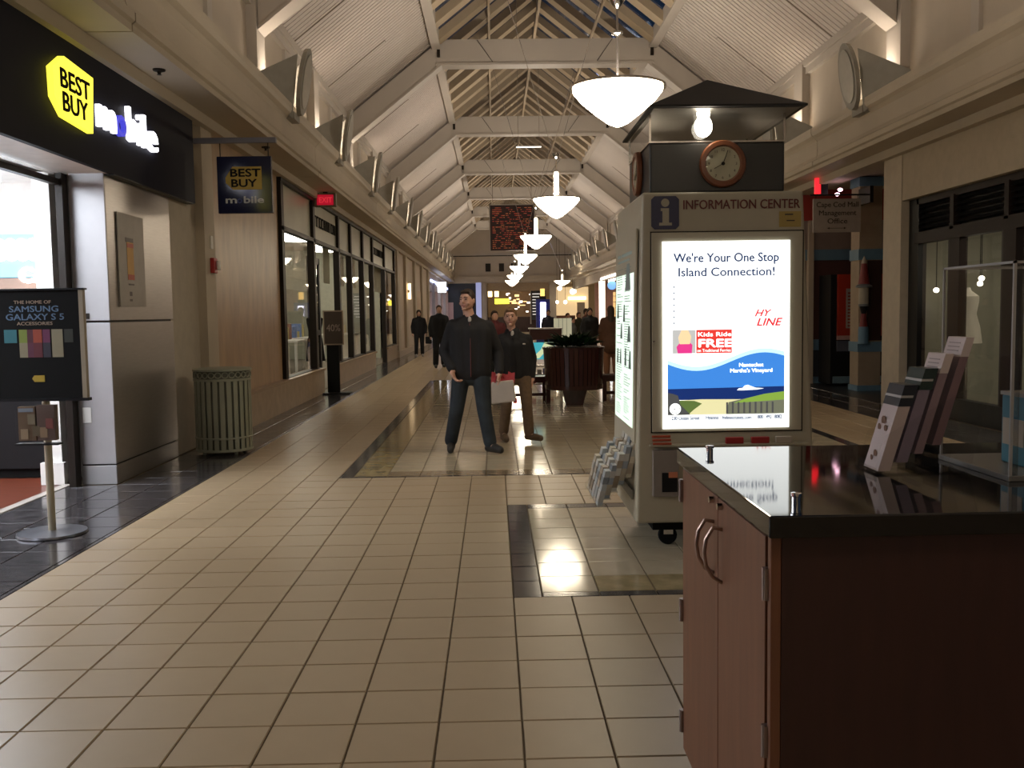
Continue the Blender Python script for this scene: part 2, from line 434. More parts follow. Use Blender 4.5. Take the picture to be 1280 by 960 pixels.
# ------------------------------------------------------------------ wall sconces on the cornices
bowlm = mat('sconce_metal', (.30, .28, .235), .5, metal=.2)
def sconce():
    t = thing('cornice_uplight', 'x', 'sconce')
    # local: wall behind at -x, corridor towards +x
    n = 20; pts = []
    for k in range(n):
        a = 2*PI*k/n; yv, zv = .32*math.cos(a), .48*math.sin(a)
        pts.append((yv, zv))
    MB().prism(pts, (0.27, 0, .60), (0, 1, 0), (.16, 0, .99), (.06, 0, .01)).build('oval_shield', bowlm, t)
    MB().prism([(a*.78, b*.8) for a, b in pts], (.332, 0, .61), (0, 1, 0), (.16, 0, .99), (.012, 0, 0)).build('oval_rim', mat('satin_rim', (.42, .40, .35), .4, metal=.6), t)
    for q in (-1, 1):
        MB().hexa([(.26, q*.20, .96), (.16, q*.20, .06), (-.34, q*.60, .50), (-.34, q*.60, .56)], [(.26, q*.215, .96), (.16, q*.215, .06), (-.34, q*.615, .50), (-.34, q*.615, .56)]).build('side_wing', bowlm, t)
    MB().box(-.2, -.2, .06, .18, .2, .16).build('base_block', bowlm, t)
    MB().tube([(-.05, 0, .1), (-.05, 0, .58)], .03, 8).build('lamp_stalk', bowlm, t); MB().box(-.20, -.16, .58, .08, .16, .61).build('lamp_tray', emit('uplight_bulb', (1, .86, .72), 24), t)
    return t
sc0 = sconce(); first = True
ys = []
for k in range(-1, 7): ys += [14.2+k*8.9, 18.35+k*8.9]
for side, s, X in (('left', 1, XL+.40), ('right', -1, XR-.40)):
    n = 0
    for yy in ys:
        if yy > 68 or yy < 10: continue
        t = sc0 if first else copy_tree(sc0)
        first = False
        t.location = (X, yy, 4.24); t.rotation_euler = (0, 0, 0 if s > 0 else PI)
        if yy > 13: n += 1
        words = ['nearest', 'second', 'third', 'fourth', 'fifth', 'sixth', 'seventh', 'eighth', 'ninth', 'tenth', 'eleventh', 'twelfth', 'thirteenth']
        t['label'] = ('%s oval-shield uplight standing on the %s cornice in view' % (words[max(n-1, 0)], side)) if yy > 13 else 'oval-shield uplight on the %s cornice, %s beyond the picture edge' % (side, 'just' if yy > 8 else 'well')
        t['group'] = 'uplights on the %s cornice' % side
        pass

# ------------------------------------------------------------------ pendant lamps
shade = emit('pendant_glass', (1, .86, .64), 16)
def pendant():
    t = thing('pendant_lamp', 'x', 'lamp')
    MB().lathe([(.03, -.36), (.10, -.33), (.22, -.24), (.36, -.12), (.435, -.03), (.44, 0), (.42, 0), (.20, .03), (.03, .05)], n=32).build('glass_bowl', shade, t, True)
    MB().lathe([(.44, .0), (.47, .0), (.47, .022), (.43, .03)], n=32, caps=False).build('rim', steelp, t, True)
    MB().tube([(0, 0, .05), (0, 0, .84)], .011, 8).build('stem', steelp, t)
    MB().lathe([(.01, .50), (.055, .52), (.055, .54), (.01, .56)], n=16).build('disc', chrome, t, True)
    c = MB().lathe([(.012, .76), (.045, .79), (.085, .85), (.085, .87), (.01, .88)], n=16).build('cap', chrome, t, True)
    for s in (-1, 1):
        MB().tube([(s*.05, 0, .86), (s*1.27, 0, rz(CX+1.27)-3.645)], .007, 6).build('stay_wire', chrome, t)
    return t
p0 = None
labs = ['overhead pendant lamp above the viewer', 'largest pendant lamp, nearest, glowing beside the kiosk roof', 'second pendant lamp from the front, over the walking woman',
        'third pendant lamp, against the hanging dark banner', 'fourth pendant lamp from the front', 'fifth pendant lamp from the front', 'sixth pendant lamp, low in the row', 'seventh pendant lamp, the farthest of the row']
for k, yy in enumerate([.4, 9.5, 18.6, 27.5, 36.5, 45.5, 54.5, 63.3]):
    t = pendant() if p0 is None else copy_tree(p0)
    p0 = p0 or t
    if k == 0: p_over = t
    if k == 1: t1_ = t
    if k == 2:
        MB().tube([(0, 0, .06), (0, 0, .50)], .048, 12).build('lit_stem', emit('stem_glow', (1, .86, .66), 2.2), t, True)
        p0 = t
    t.location = (CX-.03, yy, 3.645 if yy < 50 else 3.57); t['label'] = labs[k]; t['group'] = 'pendant lamps along the ridge'
    L = light('AREA', (CX-.03, yy, (3.645 if yy < 50 else 3.57)+.065), 110 if k else 80, (1, .88, .76), .5, rot=(PI, 0, 0)); L.data.shape = 'DISK'
t = copy_tree(p0); t.location = (CX-.03, -6.5, 3.7); t['label'] = 'pendant lamp behind the viewer'; light('AREA', (CX-.03, -6.5, 3.77), 80, (1, .88, .76), .5, rot=(PI, 0, 0)).data.shape = 'DISK'
for q in p_over.children:
    if q.name.startswith('glass_bowl'): q.data = q.data.copy(); q.data.materials[0] = emit('pendant_glass_dim', (1, .86, .64), 5.5)
t = copy_tree(p0); t.location = (4.3, 60, 3.4); t.scale = (1.1, 1.1, .8); t['label'] = 'small pendant lamp hanging right of the main row at the far end'; t['group'] = 'pendant lamps along the ridge'
del t['group']
thin = thing('light_bar', 'thin white light bar hanging under the roof left of the second pendant', 'light', (.62, 24.0, 5.55))
MB().tube([(0, 0, 0), (.62, 0, 0)], .018, 6).build('tube', emit('bar_light', (1, .95, .85), 1.2), thin)
for x in (.05, .57): MB().tube([(x, 0, 0), (x, 0, rz(.62+x)-5.60)], .006, 6).build('wire', steelp, thin)

# end walls
struct(MB().box(-5, YN-.2, 0, 8, YN, 10).build('wall_near', plaster))
ew = struct(MB().box(-5, YF, 3.75, 9.5, YF+.3, 10).build('wall_end', plaster))
MB().box(-5, YF-.1, 5.75, 9.5, YF, 5.9).build('rail', trussw, ew)
MB().box(-5, YF-.35, 3.75, 9.5, YF, 4.2).build('soffit_band', trimw, ew)
MB().box(-5, YF-.06, 5.68, 9.5, YF, 5.74).build('dark_line', darkf, ew)  # dark strip along the end wall below the rail
for x in (-.55, .45, 1.35, 6.9):
    MB().box(x, YF-.05, 4.55, x+.38, YF, 5.15).build('vent', darkf, ew)

# hanging banner
t = thing('hanging_board', 'tall dark red board of glowing text rows hanging under the roof near the end', 'banner', (.93, 45, 4.37))
MB().box(-1.02, -.04, 0, 1.02, .04, 2.08).build('panel', mat('banner_dark', (.035, .013, .013), .5), t)
fr = MB(); fr.box(-1.07, -.06, -.03, -1.02, .06, 2.13); fr.box(1.02, -.06, -.03, 1.07, .06, 2.13); fr.box(-1.07, -.06, 2.08, 1.07, .06, 2.13); fr.build('frame', trussw, t)
for nm, c, rng in (('red_text_row', emit('led_red', (.9, .12, .08), .10), 0), ('amber_text_row', emit('led_amber', (1, .32, .12), .16), 1)):
    mb = MB(); random.seed(3+rng)
    for r in range(22):
        x = -.92
        while x < .85:
            wd = random.uniform(.04, .16)
            if random.random() < .42: mb.box(x, -.046, .1+r*.088, x+wd, -.04, .125+r*.088)
            x += wd+.05
    stuff(mb.build(nm, c, t))
for s in (-1, 1): MB().tube([(s*.9, 0, 2.1), (s*.9, 0, rz(CX)-4.37-.9)], .015, 6).build('cable', steelp, t)
# ------------------------------------------------------------------ left side: phone shop
SY = 8.66                        # far jamb of the open front
ws = struct(MB().box(-4.2, YN, 2.8, XL-.005, 10.95, 3.75).build('wall_left_near', plaster))
f = thing('shop_fascia', 'wide black fascia above the phone shop entrance with a glowing sign', 'fascia', (XL, 0, 0))
MB().box(0, YN, 2.765, .05, 10.97, 3.79).build('fascia_panel', navy, f)
MB().box(-.5, YN, 2.77, -.002, SY, 2.80).build('soffit_panel', white, f)
MB().box(-.04, SY, 2.755, .045, 10.95, 2.764).build('edge_strip', black, f)
t = thing('yellow_tag_sign', 'glowing yellow price-tag sign with black lettering BEST BUY on the fascia', 'sign', (XL+.05, 0, 0))
yel = emit('sign_yellow', (1, .88, .07), 1.15)
poly = [(7.72, 3.43), (7.93, 3.60), (8.50, 3.52), (8.43, 3.07), (7.86, 3.10), (7.71, 3.24)]
poly = [(7.43, 3.39), (7.63, 3.515), (8.17, 3.475), (8.12, 3.015), (7.60, 3.05), (7.44, 3.17)]
MB().prism(poly, (0, 0, 0), (0, 1, 0), (0, 0, 1), (.05, 0, 0)).build('tag_face', yel, t)
mb = MB().text('BEST', .145, (.052, 7.53, 3.27), (0, 1, 0), (0, 0, 1), .004, .02, wid=.53); mb.text('BUY', .145, (.052, 7.555, 3.095), (0, 1, 0), (0, 0, 1), .004, .02, wid=.45)
mb.build('lettering', blackm, t)
t = thing('white_letter_sign', 'glowing white lettering mobile right of the yellow tag sign', 'sign', (XL+.05, 0, 0))
wl = emit('sign_white', (.93, .92, 1), 2.6)
for ch, y0_, wd, hh in (('m', 8.27, .36, .28), ('o', 8.66, .22, .28), ('b', 8.94, .21, .31), ('i', 9.20, .05, .31), ('l', 9.31, .05, .31), ('e', 9.42, .27, .29)):
    MB().text(ch, hh, (.02, y0_, 3.115), (0, 1, 0), (0, 0, 1), .02, .004, wid=wd).build('letter', emit('sign_blue', (.06, .06, .55), .9) if ch == 'o' else wl, t)
# fascia light spill comes from the letters themselves
def sheet(nm, a, m_, par):
    x0, y0, z0, x1, y1, z1 = a; d = [x1-x0, y1-y0, z1-z0]; k = d.index(min(d))
    if k == 0: v = [((x0+x1)/2, y0, z0), ((x0+x1)/2, y1, z0), ((x0+x1)/2, y1, z1), ((x0+x1)/2, y0, z1)]
    elif k == 1: v = [(x0, (y0+y1)/2, z0), (x1, (y0+y1)/2, z0), (x1, (y0+y1)/2, z1), (x0, (y0+y1)/2, z1)]
    else: v = [(x0, y0, (z0+z1)/2), (x1, y0, (z0+z1)/2), (x1, y1, (z0+z1)/2), (x0, y1, (z0+z1)/2)]
    return MB().add(v, [(0, 1, 2, 3)]).build(nm, m_, par)
# pillar with steel panels
t = thing('steel_pillar', 'brushed steel clad pillar right of the phone shop entrance', 'pillar', (0, 0, 0))
MB().box(-3.73, SY, 0, XL-.06, 10.32, 2.8).build('core', darkf, t)
def bx(nm, a, m_, par, bw=0):
    o = MB().box(*a).build(nm, m_, par)
    if bw: bevel(o, bw)
    return o
for (z0, z1) in ((.0, .17), (.185, 1.455), (1.475, 2.79)):
    bx('side_panel', (XL-.06, SY, z0, XL-.04, 10.34, z1), steel, t, .003)
    bx('front_panel', (-3.73, SY-.02, z0, XL-.04, SY, z1), mat('pale_steel', (.42, .41, .42), .4, metal=.35, var=.03), t, .003)
t = thing('shop_poster', 'white poster with an orange phone picture on the steel pillar', 'poster', (XL-.035, 8.9, 1.60))
bx('sheet', (0, -.03, 0, .01, .62, .86), mat('poster_paper', (.36, .33, .30), .5), t)
bx('orange_picture', (.011, .17, .25, .013, .33, .62), mat('orange_print', (.55, .30, .06), .5), t)
bx('red_strip', (.0135, .17, .25, .0145, .33, .30), mat('red_print', (.45, .10, .06), .5), t)
bx('red_strip', (.0135, .17, .55, .0145, .33, .59), mat('red_print', (.45, .10, .06), .5), t)
bx('grey_strip', (.0135, .14, .60, .0145, .33, .64), mat('grey_print', (.12, .10, .10), .5), t)
bx('print_line', (.011, .18, .2, .0125, .32, .215), M['grey_print'], t); bx('print_line', (.011, .20, .10, .0125, .26, .14), M['grey_print'], t); bx('print_line', (.011, .20, .05, .0125, .26, .07), M['grey_print'], t)
tag(bevel(MB().box(-3.70, SY-.028, .56, -3.62, SY-.02, .70).build('wall_outlet', white)), 'white electric outlet low on the front of the steel pillar', 'outlet')
tag(MB().box(-3.71, SY-.03, 1.49, -3.60, SY-.02, 1.54).build('plaque', darkf), 'small dark plaque on the front of the steel pillar', 'plaque')
# shop window front (receding towards the viewer) with black frame
t = thing('shop_window_frame', 'black metal frame and glass of the bright phone shop front', 'shopfront', (-3.87, 0, 0))
bx('end_post', (.075, SY-.14, 0, .135, SY-.025, 2.76), darkf, t)
bx('transom', (.05, -3, 2.66, .11, SY-.14, 2.71), darkf, t)
bx('transom_glass', (.075, -3, 2.71, .085, SY-.14, 2.76), shopg, t)
bx('door_post', (.05, 5.2, 0, .11, 5.3, 2.66), darkf, t)
bx('threshold', (-.04, -3, -.006, .04, SY, .006), mat('pale_marble', (.45, .40, .36), .3), t)
# its interior
R = struct(MB().box(-10, -3, -.1, -3.91, 9.6, -.004).build('floor_shop', floorw))
struct(MB().box(-10, 9.4, 0, -3.95, 9.6, 2.9).build('wall_shop_end', white))
struct(MB().box(-10.2, -3, 0, -10, 9.6, 2.9).build('wall_shop_side', white))
struct(MB().box(-10, -3, 2.8, -3.9, 9.6, 2.9).build('ceiling_shop', white))
bx_ = struct(MB().box(-4.08, 8.70, 0, -3.93, 9.4, 2.8).build('trim_3', white))
MB().box(-4.11, 8.66, 0, -3.90, 8.72, .20).build('skirting', white, bx_)
for k, (yy, xx) in enumerate(((7.7, -4.75), (5.5, -5.2), (7.9, -7.5), (5.5, -7.5), (2.5, -6))):  # first panel is added to brighten the white jamb
    q = thing('ceiling_panel_light', ['added square light panel nearest the shop entrance pillar', 'square light panel in the middle of the phone shop', 'square light panel deep in the phone shop', 'rear square light panel in the phone shop', 'front square light panel in the phone shop'][k], 'light', (xx, yy, 2.8), 0, 'ceiling light panels in the phone shop')
    bx('frame', (-.65, -.65, -.02, .65, .65, 0), white, q); bx('diffuser', (-.6, -.6, -.14, .6, .6, -.02), emit('cool_panel', (.86, .92, 1), 16), q)  # diffusers dropped so their glowing sides brighten the ceiling
t = thing('back_counter', 'black counter against the end wall of the bright phone shop', 'counter', (-5.0, 9.1, 0))
bx('carcass', (-2.2, -.05, .09, .78, .28, 1.25), black, t, .004); bx('plinth', (-2.2, 0, 0, .75, .28, .09), blackm, t); bx('counter_top', (-2.22, -.08, 1.25, .80, .28, 1.29), mat('brown_top', (.2, .13, .09), .3), t)
t = thing('lit_shop_sign', 'overexposed blue panel with glowing round white lettering in the phone shop', 'sign', (-5.0, 9.38, 1.95))
bx('blue_panel', (-1.2, -.03, -.05, .76, 0, .36), emit('blue_panel', (.25, .5, .85), .8), t)
mb = MB()
for k in range(6):
    mb.sph((.18+k*.105-.0, -.04, .25), (.062, .02, .07)); mb.sph((.19+k*.105, -.04, .16), (.062, .02, .06))
mb.build('glowing_lettering', emit('glow_white', (.95, .98, 1), 4), t, True)
mb = MB().text('C', .14, (.46, -.04, -.10), (1, 0, 0), (0, 0, 1), .02, .05).text('a', .12, (.60, -.04, -.10), (1, 0, 0), (0, 0, 1), .02, .05)
mb.build('glowing_script', M['glow_white'], t)
t = thing('wall_shelf', 'brown wall shelf with small lamps under the blue lit panel', 'shelf', (-5.0, 9.3, 1.55))
bx('back_board', (-1.2, .05, 0, .76, .08, .34), mat('brown_board', (.25, .16, .12), .5), t); bx('board', (-1.2, -.12, .21, .76, .08, .235), M['white_paint'], t)
for k, x in enumerate((.1, .32, .56)): MB().sph((x, 0, .14), .04 if k < 2 else .055).build('shelf_lamp', emit('warm_spot', (1, .85, .5), 2.5) if k < 2 else M['glow_white'], t, True)

# recess wall between pillar and tan wall, tan wall with stone base
w2 = struct(MB().box(-3.9, 10.32, 0, XL-.06, 11.55, 3.8).build('wall_left_recess', mat('recess_paint', (.46, .41, .33), .7)))
struct(MB().box(-3.6, 11.3, 0, XL+.04, 11.72, 3.78).build('trim_4', trimw))
w3 = struct(MB().box(-3.9, 11.72, 0, XL, 15.35, 3.8).build('wall_left_tan', tan))
MB().box(XL, 11.74, .0, XL+.10, 18.55, .44).build('base', stone, w3)
MB().box(XL-.02, 11.72, .44, XL+.13, 18.57, .48).build('ledge', mat('ledge_stone', (.36, .25, .15), .4), w3)
t = thing('fire_alarm', 'small red fire alarm with a white strobe beside the tan wall', 'alarm', (XL+.04, 11.55, 2.10))
bevel(MB().box(0, -.07, -.09, .05, .07, .09).build('red_body', redp, t), .008)
bx('strobe', (.05, .01, -.05, .08, .10, .06), white, t, .01)
tag(MB().box(XL+.04, 11.52, 2.3, XL+.052, 11.60, 2.45).build('white_plate', white), 'blank white plate above the red fire alarm', 'plate')
# ------------------------------------------------------------------ hanging shop sign
t = thing('hanging_sign', 'square navy hanging sign reading BEST BUY mobile below a grey bar', 'sign', (-2.785, 11.05, 2.655))
bevel(MB().box(-.305, -.03, 0, .305, .03, .635).build('sign_board', mat('navy_gloss', (.012, .014, .05), .12), t), .004)
yp = mat('yellow_print', (.50, .34, .03), .4)
MB().prism([(-.21, .40), (-.13, .52), (.195, .52), (.195, .265), (-.13, .265), (-.21, .34)], (0, -.031, 0), (1, 0, 0), (0, 0, 1), (0, -.003, 0)).build('yellow_tag', yp, t)
mb = MB().text('BEST', .085, (-.165, -.035, .41), (1, 0, 0), (0, 0, 1), .003, .03, wid=.335).text('BUY', .085, (-.155, -.035, .295), (1, 0, 0), (0, 0, 1), .003, .03, wid=.28)
mb.build('black_lettering', blackm, t)
wp_ = mat('white_print', (.6, .6, .58), .4)
MB().text('m', .075, (-.225, -.032, .115), (1, 0, 0), (0, 0, 1), .003, .03, wid=.12).build('white_letter', wp_, t)
MB().text('bile', .075, (-.02, -.032, .115), (1, 0, 0), (0, 0, 1), .003, .03, wid=.22).build('white_lettering', mat('white_print', (.6, .6, .58), .4), t)
MB().text('o', .075, (-.092, -.032, .115), (1, 0, 0), (0, 0, 1), .003, .01, wid=.055).build('blue_letter', mat('blue_print', (.05, .06, .25), .4), t)
for s in (-1, 1): MB().tube([(s*.27, 0, .63), (s*.27, 0, .83)], .006, 6).build('hanger', darkf, t)
tag(bevel(MB().box(XL-.065, 11.02, 3.44, -2.42, 11.08, 3.50).build('sign_bracket', mat('grey_bar', (.16, .16, .19), .4))), 'long grey bracket bar reaching out above the square navy sign', 'bracket')

# ------------------------------------------------------------------ poster stand
t = thing('poster_stand', 'black poster stand on a round foot in front of the phone shop, GALAXY poster', 'sign stand', (-3.10, 6.66, 0))
MB().lathe([(.225, 0), (.23, .006), (.225, .02), (.05, .028), (.03, .03)], n=40).build('foot', mat('foot_metal', (.16, .16, .18), .3, metal=.7), t, True)
MB().tube([(0, 0, .02), (0, 0, 1.0)], .026, 14).build('pole', mat('pole_metal', (.42, .38, .28), .35, metal=.5), t, True)
b0, b1, z0, z1 = -.30, .285, .955, 1.69
MB().box(b0, -.06, z0, b1, -.03, z1).build('board', blackm, t)
fr = MB(); fr.box(b0-.02, -.075, z0-.02, b1+.04, -.02, z0); fr.box(b0-.02, -.075, z1, b1+.04, -.02, z1+.012); fr.build('frame', black, t)
bx('side_rail', (b1, -.07, z0, b1+.03, -.03, z1), mat('side_rail_tan', (.30, .25, .18), .5), t)
bx('side_rail', (b0-.015, -.07, z0, b0, -.03, z1), M['side_rail_tan'], t)
Yp = -.061; U, V = (1, 0, 0), (0, 0, 1)
tn = mat('tan_print', (.34, .25, .18), .5); bl = mat('steel_blue_print', (.10, .17, .28), .5)
MB().text('THE HOME OF', .022, (-.155, Yp, 1.60), U, V, .001, .01, wid=.25).text('ACCESSORIES', .022, (-.14, Yp, 1.455), U, V, .001, .01, wid=.24).build('tan_lettering', tn, t)
MB().text('SAMSUNG', .040, (-.19, Yp, 1.545), U, V, .001, .015, wid=.33).text('GALAXY S 5', .042, (-.215, Yp, 1.49), U, V, .001, .015, wid=.39).build('blue_lettering', bl, t)
cols = [((.02, .14, .17), -.23, .085, 0), ((.17, .22, .03), -.13, .055, (.24, .21, .13)), ((.07, .01, .02), -.075, .04, (.09, .015, .04)), ((.30, .05, .02), -.035, .06, (.10, .012, .02)), ((.12, .02, .07), .03, .05, (.02, .02, .035)), ((.25, .22, .14), .09, .075, (.25, .22, .14)), ((.025, .028, .02), .175, .06, 0)]
for k, (c, x, wd, low) in enumerate(cols):
    bx('phone_picture', (x, Yp-.001, 1.335, x+wd, Yp, 1.425), mat('print_%d' % k, c, .5), t)
    if low: bx('phone_picture', (x, Yp-.001, 1.235, x+wd, Yp, 1.335), mat('print_low_%d' % k, low, .5), t)
MB().prism([(-.055, .0), (-.04, .022), (.03, .022), (.03, -.022), (-.04, -.022)], (.0, Yp, 1.09), U, V, (0, -.002, 0)).build('yellow_tag', mat('yellow_dim', (.38, .26, .02), .5), t)
t2 = thing('leaflet_box', 'clear leaflet box with leaflets below the black poster board', 'leaflet holder', (-3.10, 6.60, .655))
sheet('box_shell', (-.14, -.10, 0, .14, -.095, .26), cleary, t2); bx('shelf', (-.15, -.10, -.012, .14, -.02, 0), black, t2)
sheet('end_wall', (.135, -.10, 0, .14, -.02, .26), cleary, t2)
bx('leaflet', (-.125, -.085, .02, -.01, -.03, .25), mat('leaflet_brown', (.12, .07, .035), .5), t2)
bx('leaflet', (.0, -.085, .02, .12, -.03, .26), mat('leaflet_dark', (.10, .06, .045), .5), t2)
for x, z, c in ((-.11, .03, (.28, .2, .12)), (-.06, .13, (.2, .16, .1)), (.02, .04, (.25, .17, .10)), (.06, .10, (.2, .06, .05)), (-.03, .05, (.12, .09, .05))):
    bx('picture', (x, -.088, z, x+.05, -.0855, z+.07), mat('lp%d' % int(1000*(x+z+1)), c, .5), t2)
bx('title_strip', (-.12, -.088, .215, -.02, -.0855, .24), mat('lp_title', (.18, .2, .24), .5), t2)

# ------------------------------------------------------------------ litter bin
t = thing('litter_bin', 'round sage green slatted metal litter bin beside the steel pillar', 'trash bin', (-2.985, 10.56, 0))
R0 = .30
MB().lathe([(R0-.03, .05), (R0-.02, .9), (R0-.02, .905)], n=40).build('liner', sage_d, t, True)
for z, hgt, nm in ((.035, .03, 'bottom_ring'), (.17, .025, 'lower_ring'), (.80, .028, 'upper_ring'), (.905, .03, 'rim')):
    rr = R0+.006 if nm != 'rim' else R0+.012
    MB().lathe([(rr-.015, z), (rr, z+.004), (rr, z+hgt-.004), (rr-.015, z+hgt)], n=48, caps=(nm == 'rim')).build(nm, sage, t, True)
sm = MB().hexa([(-.024, -R0, .04), (.024, -R0, .04), (.024, -R0+.008, .04), (-.024, -R0+.008, .04)], [(-.024, -R0, .82), (.024, -R0, .82), (.024, -R0+.008, .82), (-.024, -R0+.008, .82)]).mesh('slat', sage)
for k in range(26):
    o = D.objects.new('slat', sm); col.objects.link(o); o.parent = t; o.rotation_euler = (0, 0, 2*PI*k/26)
scm = MB()
for k in range(10):
    a = 2*PI*k/9; scm.tube([(.032*math.cos(a), -R0-.001, .867+.030*math.sin(a)), (.032*math.cos(a+2*PI/9), -R0-.001, .867+.030*math.sin(a+2*PI/9))], .006, 5)
scm = scm.mesh('scroll', sage)
for k in range(26):
    o = D.objects.new('scroll', scm); col.objects.link(o); o.parent = t; o.rotation_euler = (0, 0, 2*PI*(k+.5)/26)
for k in range(4):
    a = PI/4+k*PI/2; MB().lathe([(.02, 0), (.02, .04)], (.24*math.cos(a), .24*math.sin(a), 0), 8).build('foot', sage, t)

# ------------------------------------------------------------------ left shop front with tall windows
mull = [15.5, 18.2, 21.1, 22.9, 25.0, 27.0, 29.9, 32.9]
t = thing('window_shopfront', 'long shop front of tall bronze framed windows beyond the tan wall', 'shopfront', (XL, 0, 0))
for y in mull: bx('mullion', (-.08, y-.09, .45 if y not in (21.1, 29.9, 27.0, 18.2) else 0, .05, y+.09, 3.68), darkf, t)
bx('head', (-.08, 15.4, 3.62, .06, 33, 3.68), darkf, t); bx('transom_bar', (-.06, 15.4, 2.86, .05, 33, 2.93), darkf, t)
for a, b in zip(mull[:-1], mull[1:]):
    door = (a == 18.2 or a == 27.0)
    bx('transom_pane', (-.02, a+.09, 2.93, -.01, b-.09, 3.62), mat('frosted_pane', (.40, .40, .31), .35, var=.1, scale=1.5), t)
    sheet('pane', (-.02, a+.09, .47, -.01, b-.09, 2.86), shopg, t) if not door else None
t3 = MB()
base2 = struct(MB().box(XL-.1, 20.1, 0, XL+.06, 27.0, .42).build('baseboard_1', stone)); MB().box(XL-.1, 20.05, .42, XL+.10, 27.05, .46).build('ledge', M['ledge_stone'], base2)
base3 = struct(MB().box(XL-.1, 29.9, 0, XL+.06, 33.0, .42).build('baseboard_2', stone)); MB().box(XL-.1, 29.85, .42, XL+.10, 33.0, .46).build('ledge', M['ledge_stone'], base3)
bx('sill', (-.1, 15.4, .44, .04, 18.5, .49), darkf, t); bx('sill', (-.1, 20.1, .44, .04, 27, .49), darkf, t); bx('sill', (-.1, 29.9, .44, .04, 33, .49), darkf, t)
t4 = thing('shop_door', 'open black framed glass door behind the small sale sign', 'door', (XL-.1, 18.35, 0))
bx('door_frame', (-.05, 0, 0, .0, .12, 2.6), black, t4); bx('door_frame', (-.05, 1.0, 0, 0, 1.12, 2.6), black, t4); bx('top_rail', (-.05, 0, 2.5, 0, 1.12, 2.62), black, t4); bx('bottom_rail', (-.05, 0, 0, 0, 1.12, .2), black, t4); bx('mid_rail', (-.05, 0, 1.1, 0, 1.12, 1.2), black, t4); bx('pane', (-.03, .1, .2, -.02, 1.0, 2.5), shopg, t4)
# lettering on the transoms (blurred black capitals)
for y, s_ in ((18.45, 'VALERIE'), (30.1, 'VALERIE')):
    bx('name_band', (-.008, y-.15, 3.17, .0, y+2.5, 3.37), mat('smoke_band', (.10, .08, .065), .5), t) if False else None
for (ya, yb_) in ((18.35, 21.0), (27.2, 29.8)):
    mb = MB()
    yy = ya+.15; random.seed(5)
    while yy < yb_-.15:
        wl_ = random.choice((.10, .16, .2)); k_ = random.choice((0, 1, 2))
        mb.box(.0, yy, 3.19, .008, yy+.035, 3.40)
        if k_: mb.box(.0, yy, 3.365, .008, yy+wl_, 3.40)
        if k_ == 2: mb.box(.0, yy, 3.19, .008, yy+wl_, 3.225)
        mb.box(.0, yy+wl_-.03, 3.19, .008, yy+wl_, 3.40)
        yy += wl_+.06
    mb.build('blurred_lettering', blackm, t)
struct(MB().box(-8, 15.35, -.1, XL-.1, 33, -.002).build('floor_window_shop', mat('shop_carpet', (.22, .19, .15), .8)))
struct(MB().box(-8.1, 15.35, 0, -7.9, 33, 3.8).build('wall_window_shop', mat('shop_back_wall', (.42, .42, .34), .7)))
struct(MB().box(-8, 33.0, 0, XL-.2, 33.2, 3.8).build('wall_window_shop_end', M['shop_back_wall']))
struct(MB().box(-8, 15.2, 0, XL-.2, 15.35, 3.8).build('wall_window_shop_near', M['shop_back_wall']))
struct(MB().box(-8, 15.3, 3.7, XL-.1, 33.2, 3.85).build('ceiling_window_shop', plaster))
for k, yy in enumerate((17.0, 21.5, 26, 30.5)):
    q = thing('shop_ceiling_light', ['round ceiling light behind the first tall window', 'round ceiling light behind the middle windows', 'round ceiling light behind the fourth window pair', 'round ceiling light at the far end of the window shop'][k], 'light', (-5.2, yy, 3.70), 0, 'ceiling lights in the window shop')
    MB().lathe([(.45, 0), (.45, -.16), (.36, -.22)], n=20).build('diffuser', emit('shop_warm', (1, .93, .78), 17), q)
# pale back-of-window panels
for k, (a, b) in enumerate(zip(mull[:-1], mull[1:])):
    if k in (1, 5): continue
    tag(MB().box(XL-.35, a+.15, 2.2, XL-.33, b-.9, 3.70).build('window_curtain', mat('curtain', (.50, .50, .40), .8)), 'short pale curtain hung inside, high behind the %s tall window' % ['first', '', 'second', 'third', 'fourth', '', 'last'][k], 'curtain', 'short curtains inside the tall windows')
random.seed(11)
# display tables with goods in window shop
for k, (yy, xx) in enumerate(((16.8, -5.3), (23.8, -5.2), (26.4, -5.4), (31.4, -5.0))):
    q = thing('display_table', ['pale display table behind the first tall window', 'pale display table behind the middle tall windows', 'pale display table right of the middle windows inside', 'pale display table behind the last tall window'][k], 'table', (xx, yy, 0), 0, 'display tables in the window shop')
    bx('table_top', (-.5, -.7, .85, .5, .7, .9), white, q)
    for a in (-.44, .44):
        for b_ in (-.64, .64): bx('leg', (a-.03, b_-.03, 0, a+.03, b_+.03, .85), white, q)
    for j in range(4):
        c = random.choice([(.6, .5, .2), (.2, .3, .6), (.6, .6, .6), (.4, .2, .15)])
        tag(bevel(MB().box(-.3, -.6+j*.32, 0, .1, -.4+j*.32, random.uniform(.15, .4)).build('goods_box', mat('goods%d' % int(sum(c)*100), c, .5), loc=(xx, yy, .9)), .01), '%s boxed goods on the %s display table inside the window shop' % (['nearest', 'second', 'third', 'farthest'][j], ['first', 'second', 'third', 'last'][k]), 'box', 'boxed goods in the window shop')
q = thing('shop_mannequin', 'dark dressed mannequin behind the second tall window', 'mannequin', (-4.1, 22.1, 0))
MB().lathe([(.2, 0), (.2, .02)], n=20).build('stand', steelp, q); MB().tube([(0, 0, 0), (0, 0, .8)], .02).build('pole', steelp, q)
MB().lathe([(.22, .45), (.17, .95), (.13, 1.05), (.18, 1.3), (.19, 1.42), (.06, 1.5), (.05, 1.56)], n=20).build('dress', blackm, q, True); MB().sph((0, 0, 1.66), (.08, .09, .11)).build('head', white, q, True)
